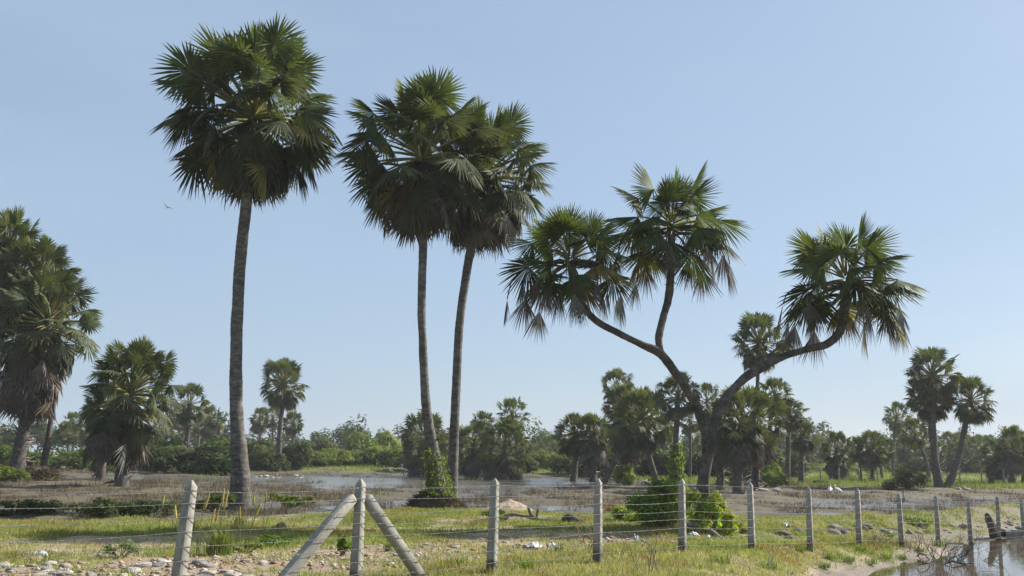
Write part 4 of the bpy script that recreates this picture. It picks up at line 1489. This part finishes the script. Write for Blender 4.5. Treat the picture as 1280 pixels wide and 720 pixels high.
WIRE_H = [1.235, 1.085, .93, .775, .62, .465, .31, .15]
FANG = math.atan2(FU[1], FU[0]) + R2(16)
HP = 1.34
POST_LABELS = {
    -2: "leaning concrete fence post at the left, nearest the camera",
    -1: "concrete fence post propped by two slanting braces",
    0: "concrete fence post just right of the braces, in front of the sand heap",
    1: "concrete fence post left of the dense shrub, beside pale dry stalks",
    2: "concrete fence post standing in front of the dense shrub",
    3: "concrete fence post just right of the dense shrub under the grove",
    4: "concrete fence post right after the shrub, above the dark stones",
    5: "concrete fence post in the middle of the dark stone row",
    6: "concrete fence post beside the grey wading bird",
    7: "concrete fence post at the left end of the pond's sandy shore",
    8: "concrete fence post below the mound of the palm pair",
    9: "concrete fence post directly behind the broken stump",
    10: "concrete fence post at the right border above the hollow log",
}
lean = {-2: (.075, .0), -1: (.012, 0), 0: (.022, .01), 1: (.012, 0), 3: (-.006, 0), 4: (.004, 0), 8: (-.006, .0)}
tops = {}
for k in range(-2, 11):
    x, y = post_xy(k)
    z = zs(x, y)
    hz = HP if k < 9 else HP + .02
    lx, ly = lean.get(k, (rng.normal(0, .012), rng.normal(0, .012)))
    root = bpy.data.objects.new("fence_post", None)
    M = MB()
    pts = [np.array([0, 0, a]) for a in (-.35, 0, hz * .5, hz - .065)]
    prism(M, pts + [np.array([0, 0, hz])], [HW * 1.06, HW * 1.05, HW * .93, HW * .80, HW * .16], FANG)
    o = M.build("fence_post", M_CONC)
    o.location = (x, y, z)
    o.rotation_euler = (-ly, lx, rng.normal(0, .03))
    tag(o, POST_LABELS[k], "fence post", "concrete fence posts")
    bpy.data.objects.remove(root)
    tops[k] = (x, y, z, lx, ly)
    # ties that hold the strands
    for h in WIRE_H:
        M = MB()
        hw = HW * (1.05 - .25 * h / HP) + .004
        c_, s_2 = math.cos(FANG), math.sin(FANG)
        loop = np.array([(1, -1), (1, 1), (-1, 1), (-1, -1), (1, -1)]) * hw
        loop = loop @ np.array([[c_, s_2], [-s_2, c_]])
        tube(M, np.column_stack([loop, np.full(5, h) + [0, .004, .008, .004, 0]]), .0018, 4, (.3, .3, .3), cap=False)
        M.build("wire_tie", M_WIRE, o)

# braces, top notched against the propped post
x, y, z, _, _ = tops[-1]
for sgn, kk, lab in ((-1, -1.53, "slanting concrete brace propping the left side of the braced post"), (1, -.52, "slanting concrete brace propping the right side of the braced post")):
    fx, fy = post_xy(kk)
    b = np.array([fx, fy, zs(fx, fy) - .06])
    t = np.array([x, y, z + 1.12]) + np.array([FU[0], FU[1], 0]) * sgn * (HW + .04)
    d = nrm(t - b)
    L = np.linalg.norm(t - b)
    M = MB()
    hw = .062
    prism(M, [np.array([0, 0, a]) for a in (0, L * .5, L - .03, L)], [hw, hw, hw, hw * .7], 0)
    o = M.build("brace", M_CONC)
    xa = np.array([NEAR[0], NEAR[1], 0])
    ya = np.cross(d, xa)
    o.matrix_world = Matrix(((xa[0], ya[0], d[0], b[0]), (xa[1], ya[1], d[1], b[1]), (xa[2], ya[2], d[2], b[2]), (0, 0, 0, 1)))
    o.name = "fence_brace"
    tag(o, lab, "fence brace")

g = np.random.default_rng(14)
names = ["topmost", "second from the top", "third from the top", "fourth from the top", "fourth from the bottom", "third from the bottom", "second from the bottom", "lowest"]
for wi, h in enumerate(WIRE_H):
    line = []
    ks = list(range(-5, 13))
    for k in ks:
        x, y = post_xy(k)
        z = zs(x, y) if -3 < k < 11 else zs(*post_xy(max(-2, min(k, 10))))
        lx = tops[k][3] if k in tops else 0
        hw = HW * 1.24 * (1.05 - .25 * h / HP) + .004
        line.append((x + NEAR[0] * hw + lx * h, y + NEAR[1] * hw, z + h + g.normal(0, .006)))
    line = np.array(line)
    M = MB()
    Q = []
    sag = g.uniform(.004, .04, len(ks))
    for i in range(len(ks) - 1):
        t = np.linspace(0, 1, 11)[:-1, None]
        q = line[i] * (1 - t) + line[i + 1] * t
        q[:, 2] -= (sag[i] * 4 * t * (1 - t))[:, 0]
        Q.append(q)
    Q = np.vstack(Q + [line[-1:]])
    tube(M, Q, .003, 4, (.3, .3, .3))
    Ls = np.concatenate([[0], np.cumsum(np.linalg.norm(np.diff(Q, axis=0), axis=1))])
    at = np.arange(.06, Ls[-1], .125) + g.normal(0, .008)
    bp = np.stack([np.interp(at, Ls, Q[:, a]) for a in range(3)], 1)
    for p in bp:
        for q in range(2):
            d = nrm(g.normal(0, 1, 3) - np.array([FU[0], FU[1], 0]) * .2)
            tube(M, [p - d * .017, p + d * .017], .0022, 3, (.3, .3, .3), cap=False)
        tube(M, [p - [FU[0] * .008, FU[1] * .008, 0], p + [FU[0] * .008, FU[1] * .008, 0]], .0045, 4, (.3, .3, .3), cap=False)
    tag(M.build("barbed_wire", M_WIRE), names[wi] + " barbed wire strand strung along the concrete posts", "barbed wire", "barbed wire strands")

# ------------------------------------------------------------------ far stakes
for i, (x, d, h, lab) in enumerate([(1026, 78, 1.2, "thin far stake with a slanting prop, left end of the far fence"), (1049, 80, 1.2, "thin far stake beside the short round palm"), (1074, 82, 1.2, "thin far stake below the small trio of palms"),
                                    (1097, 82, 1.3, "thin far stake left of the round grey bush"), (1227, 80, 1.3, "thin far stake left of the dark palms at the right"), (1255, 80, 1.3, "thin far stake between the dark palms at the right"),
                                    (1200, 84, 1.2, "thin far stake right of the slanting palm's mound")]):
    p = ground_at(x, d)
    M = MB()
    tube(M, [[0, 0, -.2], [0, 0, h * .6], [.01, 0, h]], [.065, .06, .055], 6, (.22, .2, .18), wob=.1, seed=i)
    if i == 0:
        tube(M, [[-.02, 0, h * .9], [-.9, .1, h * .62], [-1.5, .2, .25]], [.045, .04, .04], 5, (.22, .2, .18))
    o = M.build("wooden_stake", M_WOOD, None, True)
    o.location = p
    tag(o, lab, "stake", "far fence stakes")
for x, y, lab in ((811, 612, "short yellow stake in the marsh, the nearer of two"), (822, 606, "short yellow stake in the marsh beside the round boulder, the farther of two")):
    p = ground_px(x, y)
    M = MB()
    tube(M, [[0, 0, -.1], [0, 0, .25], [.01, 0, .55]], [.035, .035, .03], 6, (.6, .40, .06))
    o = M.build("yellow_stake", M_PAINT, None, True)
    o.location = p
    tag(o, lab, "stake")


# ------------------------------------------------------------------ birds
def bird(name, p, s, rz, colb, colbill, label, cat, neck=1.0, legs=1.0, colwing=None, bill=1.0):
    """body, neck and head in one sweep; folded wings, legs"""
    M = MB()
    hl = .55 * legs
    P = np.array([(-.52, 0, hl + .06), (-.36, 0, hl + .12), (-.12, 0, hl + .2), (.12, 0, hl + .26), (.25, 0, hl + .34),
                  (.27, 0, hl + .36 + .14 * neck), (.20, 0, hl + .38 + .30 * neck), (.23, 0, hl + .40 + .42 * neck), (.31, 0, hl + .41 + .46 * neck), (.38, 0, hl + .405 + .45 * neck)])
    r = np.array([.015, .07, .145, .14, .085, .045, .038, .045, .05, .028])
    Q = spline(np.column_stack([P, r]), .03)
    tube(M, Q[:, :3], Q[:, 3], 10, colb)
    e = P[-1]
    tube(M, [e, e + np.array([.14, 0, -.02]) * bill, e + np.array([.26, 0, -.05]) * bill], [.022, .014, .003], 6, colbill)
    for sd in (-1, 1):
        W_ = np.array([(.14, sd * .10, hl + .28), (-.05, sd * .145, hl + .24), (-.3, sd * .10, hl + .13), (-.55, sd * .03, hl + .03)])
        Qw = spline(np.column_stack([W_, [.05, .085, .06, .01]]), .05)
        tube(M, Qw[:, :3], Qw[:, 3], 7, colwing if colwing is not None else colb)
        tube(M, [(0, sd * .05, hl + .12), (.05, sd * .05, hl * .5), (.0, sd * .05, .01), (.12, sd * .05, .0)], [.022, .014, .012, .008], 5, colbill if legs < .5 else (.06, .055, .05))
    o = M.build(name, M_FEATHER, None, True)
    o.location = p
    o.rotation_euler = (0, 0, rz)
    s *= .62
    o.scale = (s, s, s)
    return tag(o, label, cat)


WH, YB, BK, GR = (.75, .74, .70), (.5, .34, .06), (.018, .018, .022), (.22, .23, .25)
bird("egret", ground_px(208, 590), .95, 2.9, WH, YB, "white egret standing at the far water's edge below the large dark bush, left one", "egret")
bird("egret", ground_px(279, 591), .8, .4, WH, YB, "white egret close to the left side of the tallest trunk", "egret", .6)
bird("egret", ground_px(489, 596), 1.0, 3.1, WH, YB, "smaller white egret in the water left of the creeper-clad trunk", "egret", .5)
bird("stork", ground_px(505, 597), 1.35, 2.8, WH, YB, "large white wading bird nearest the creeper-clad trunk", "wading bird", .7, 1.0, (.35, .35, .36))
bird("heron", ground_px(1127, 644), .95, -1.2, GR, YB, "grey wading bird standing in the shallows behind the fence", "heron", .8)
bird("egret", ground_px(1038, 619), .85, 1.2, WH, YB, "white egret bending in the marsh, left of a close pair", "egret", .2, .6)
bird("egret", ground_px(1047, 620), .9, 2.2, WH, YB, "white egret in the marsh, right of a close pair", "egret", .4, .7)
bird("crow", ground_px(390, 627), .62, .3, BK, (.02, .02, .02), "black bird on the mud between the weeds and the braced post", "crow", .12, .35, None, .6)

M = MB()                                     # one bird on the wing
P = np.array([(-.3, 0, 0), (-.12, 0, .02), (.08, 0, .03), (.2, 0, .05), (.28, 0, .06), (.40, 0, .04)])
Q = spline(np.column_stack([P, [.02, .06, .07, .04, .04, .004]]), .03)
tube(M, Q[:, :3], Q[:, 3], 8, WH)
for sd in (-1, 1):
    for row in ((0, .0),):
        a = np.array([(.10, sd * .05, .05), (-.12, sd * .05, .03), (-.02, sd * .35, .16), (-.16, sd * .30, .13), (-.18, sd * .68, .06), (-.24, sd * .6, .05)])
        V = np.vstack([a, a - [0, 0, .012]])
        T = [[0, 1, 2], [1, 3, 2], [2, 3, 4], [3, 5, 4]]
        T = T + [[6 + q[0], 6 + q[2], 6 + q[1]] for q in T] + [[0, 2, 8], [0, 8, 6], [2, 4, 10], [2, 10, 8], [4, 5, 11], [4, 11, 10], [5, 3, 9], [5, 9, 11], [3, 1, 7], [3, 7, 9]]
        M.add(V, T, WH if sd > 0 else (.6, .6, .6))
o = M.build("flying_bird", M_FEATHER)
o.location = W(209, 259, 85)
o.rotation_euler = (.5, .5, 2.5)
o.scale = (.7, .7, .7)
tag(o, "small pale bird flying in the open sky left of the tallest palm", "bird")

# ------------------------------------------------------------------ light
SUN_AZ, SUN_EL = math.atan2(.88, .47), R2(34)
w = bpy.data.worlds.new("World")
S.world = w
w.use_nodes = True
nt = w.node_tree
nt.nodes.clear()
sky = nt.nodes.new('ShaderNodeTexSky')
sky.sky_type = 'NISHITA'
sky.sun_disc = False
sky.sun_elevation = SUN_EL
sky.sun_rotation = SUN_AZ
sky.altitude = 0
sky.air_density = 1.0
sky.dust_density = 1.2
sky.ozone_density = 3.0
bg = nt.nodes.new('ShaderNodeBackground')
bg.inputs['Strength'].default_value = .070
wo = nt.nodes.new('ShaderNodeOutputWorld')
veil = nt.nodes.new('ShaderNodeMix')
veil.data_type = 'RGBA'
veil.inputs[0].default_value = .70
veil.inputs[7].default_value = (3.25, 4.22, 5.45, 1)
# thin uneven haze in the sky
tc = nt.nodes.new('ShaderNodeTexCoord')
mp = nt.nodes.new('ShaderNodeMapping')
mp.inputs['Scale'].default_value = (1.2, 1.2, 5.0)
cn = nt.nodes.new('ShaderNodeTexNoise')
cn.inputs['Scale'].default_value = 2.2
cn.inputs['Detail'].default_value = 5
mr = nt.nodes.new('ShaderNodeMapRange')
mr.inputs['From Min'].default_value, mr.inputs['From Max'].default_value = .3, .7
mr.inputs['To Min'].default_value, mr.inputs['To Max'].default_value = .62, .80
nt.links.new(tc.outputs['Generated'], mp.inputs['Vector'])
nt.links.new(mp.outputs[0], cn.inputs['Vector'])
nt.links.new(cn.outputs['Fac'], mr.inputs['Value'])
nt.links.new(mr.outputs[0], veil.inputs[0])
nt.links.new(sky.outputs[0], veil.inputs[6])
nt.links.new(veil.outputs[2], bg.inputs[0])
nt.links.new(bg.outputs[0], wo.inputs[0])
sd = bpy.data.lights.new("sun", 'SUN')
sd.energy = 5.0
sd.angle = R2(.53)
sd.color = (1, .95, .86)
so = bpy.data.objects.new("sun", sd)
COL.objects.link(so)
dirv = Vector((math.sin(SUN_AZ) * math.cos(SUN_EL), math.cos(SUN_AZ) * math.cos(SUN_EL), math.sin(SUN_EL)))
so.rotation_euler = dirv.to_track_quat('Z', 'Y').to_euler()
so.location = (30, 20, 40)

# ------------------------------------------------------------------ air
HAZE = 0.00034
if HAZE:
    X0, X1, Y0, Y1, Z0, Z1 = -660, 660, -80, 660, -2.2, 22
    me = bpy.data.meshes.new("haze")
    me.from_pydata([(a, b, c) for c in (Z0, Z1) for a, b in ((X0, Y0), (X1, Y0), (X1, Y1), (X0, Y1))], [],
                   [(0, 3, 2, 1), (4, 5, 6, 7), (0, 1, 5, 4), (1, 2, 6, 5), (2, 3, 7, 6), (3, 0, 4, 7)])
    N = Nodes("haze_air")
    v = N.new('ShaderNodeVolumePrincipled')
    v.inputs['Density'].default_value = HAZE
    v.inputs['Color'].default_value = (.93, .94, .98, 1)
    v.inputs['Anisotropy'].default_value = .2
    N.put(v.outputs[0], N.out.inputs['Volume'])
    me.materials.append(N.m)
    o = bpy.data.objects.new("haze", me)
    COL.objects.link(o)
    tag(o, kind='stuff')

vs = S.view_settings
vs.view_transform = 'Standard'
vs.look = 'None'
vs.exposure = 1.0
vs.gamma = 1.0
vs.use_curve_mapping = False
S.cycles.max_bounces = 6
S.cycles.transparent_max_bounces = 4
S.cycles.volume_bounces = 0
S.cycles.use_denoising = True
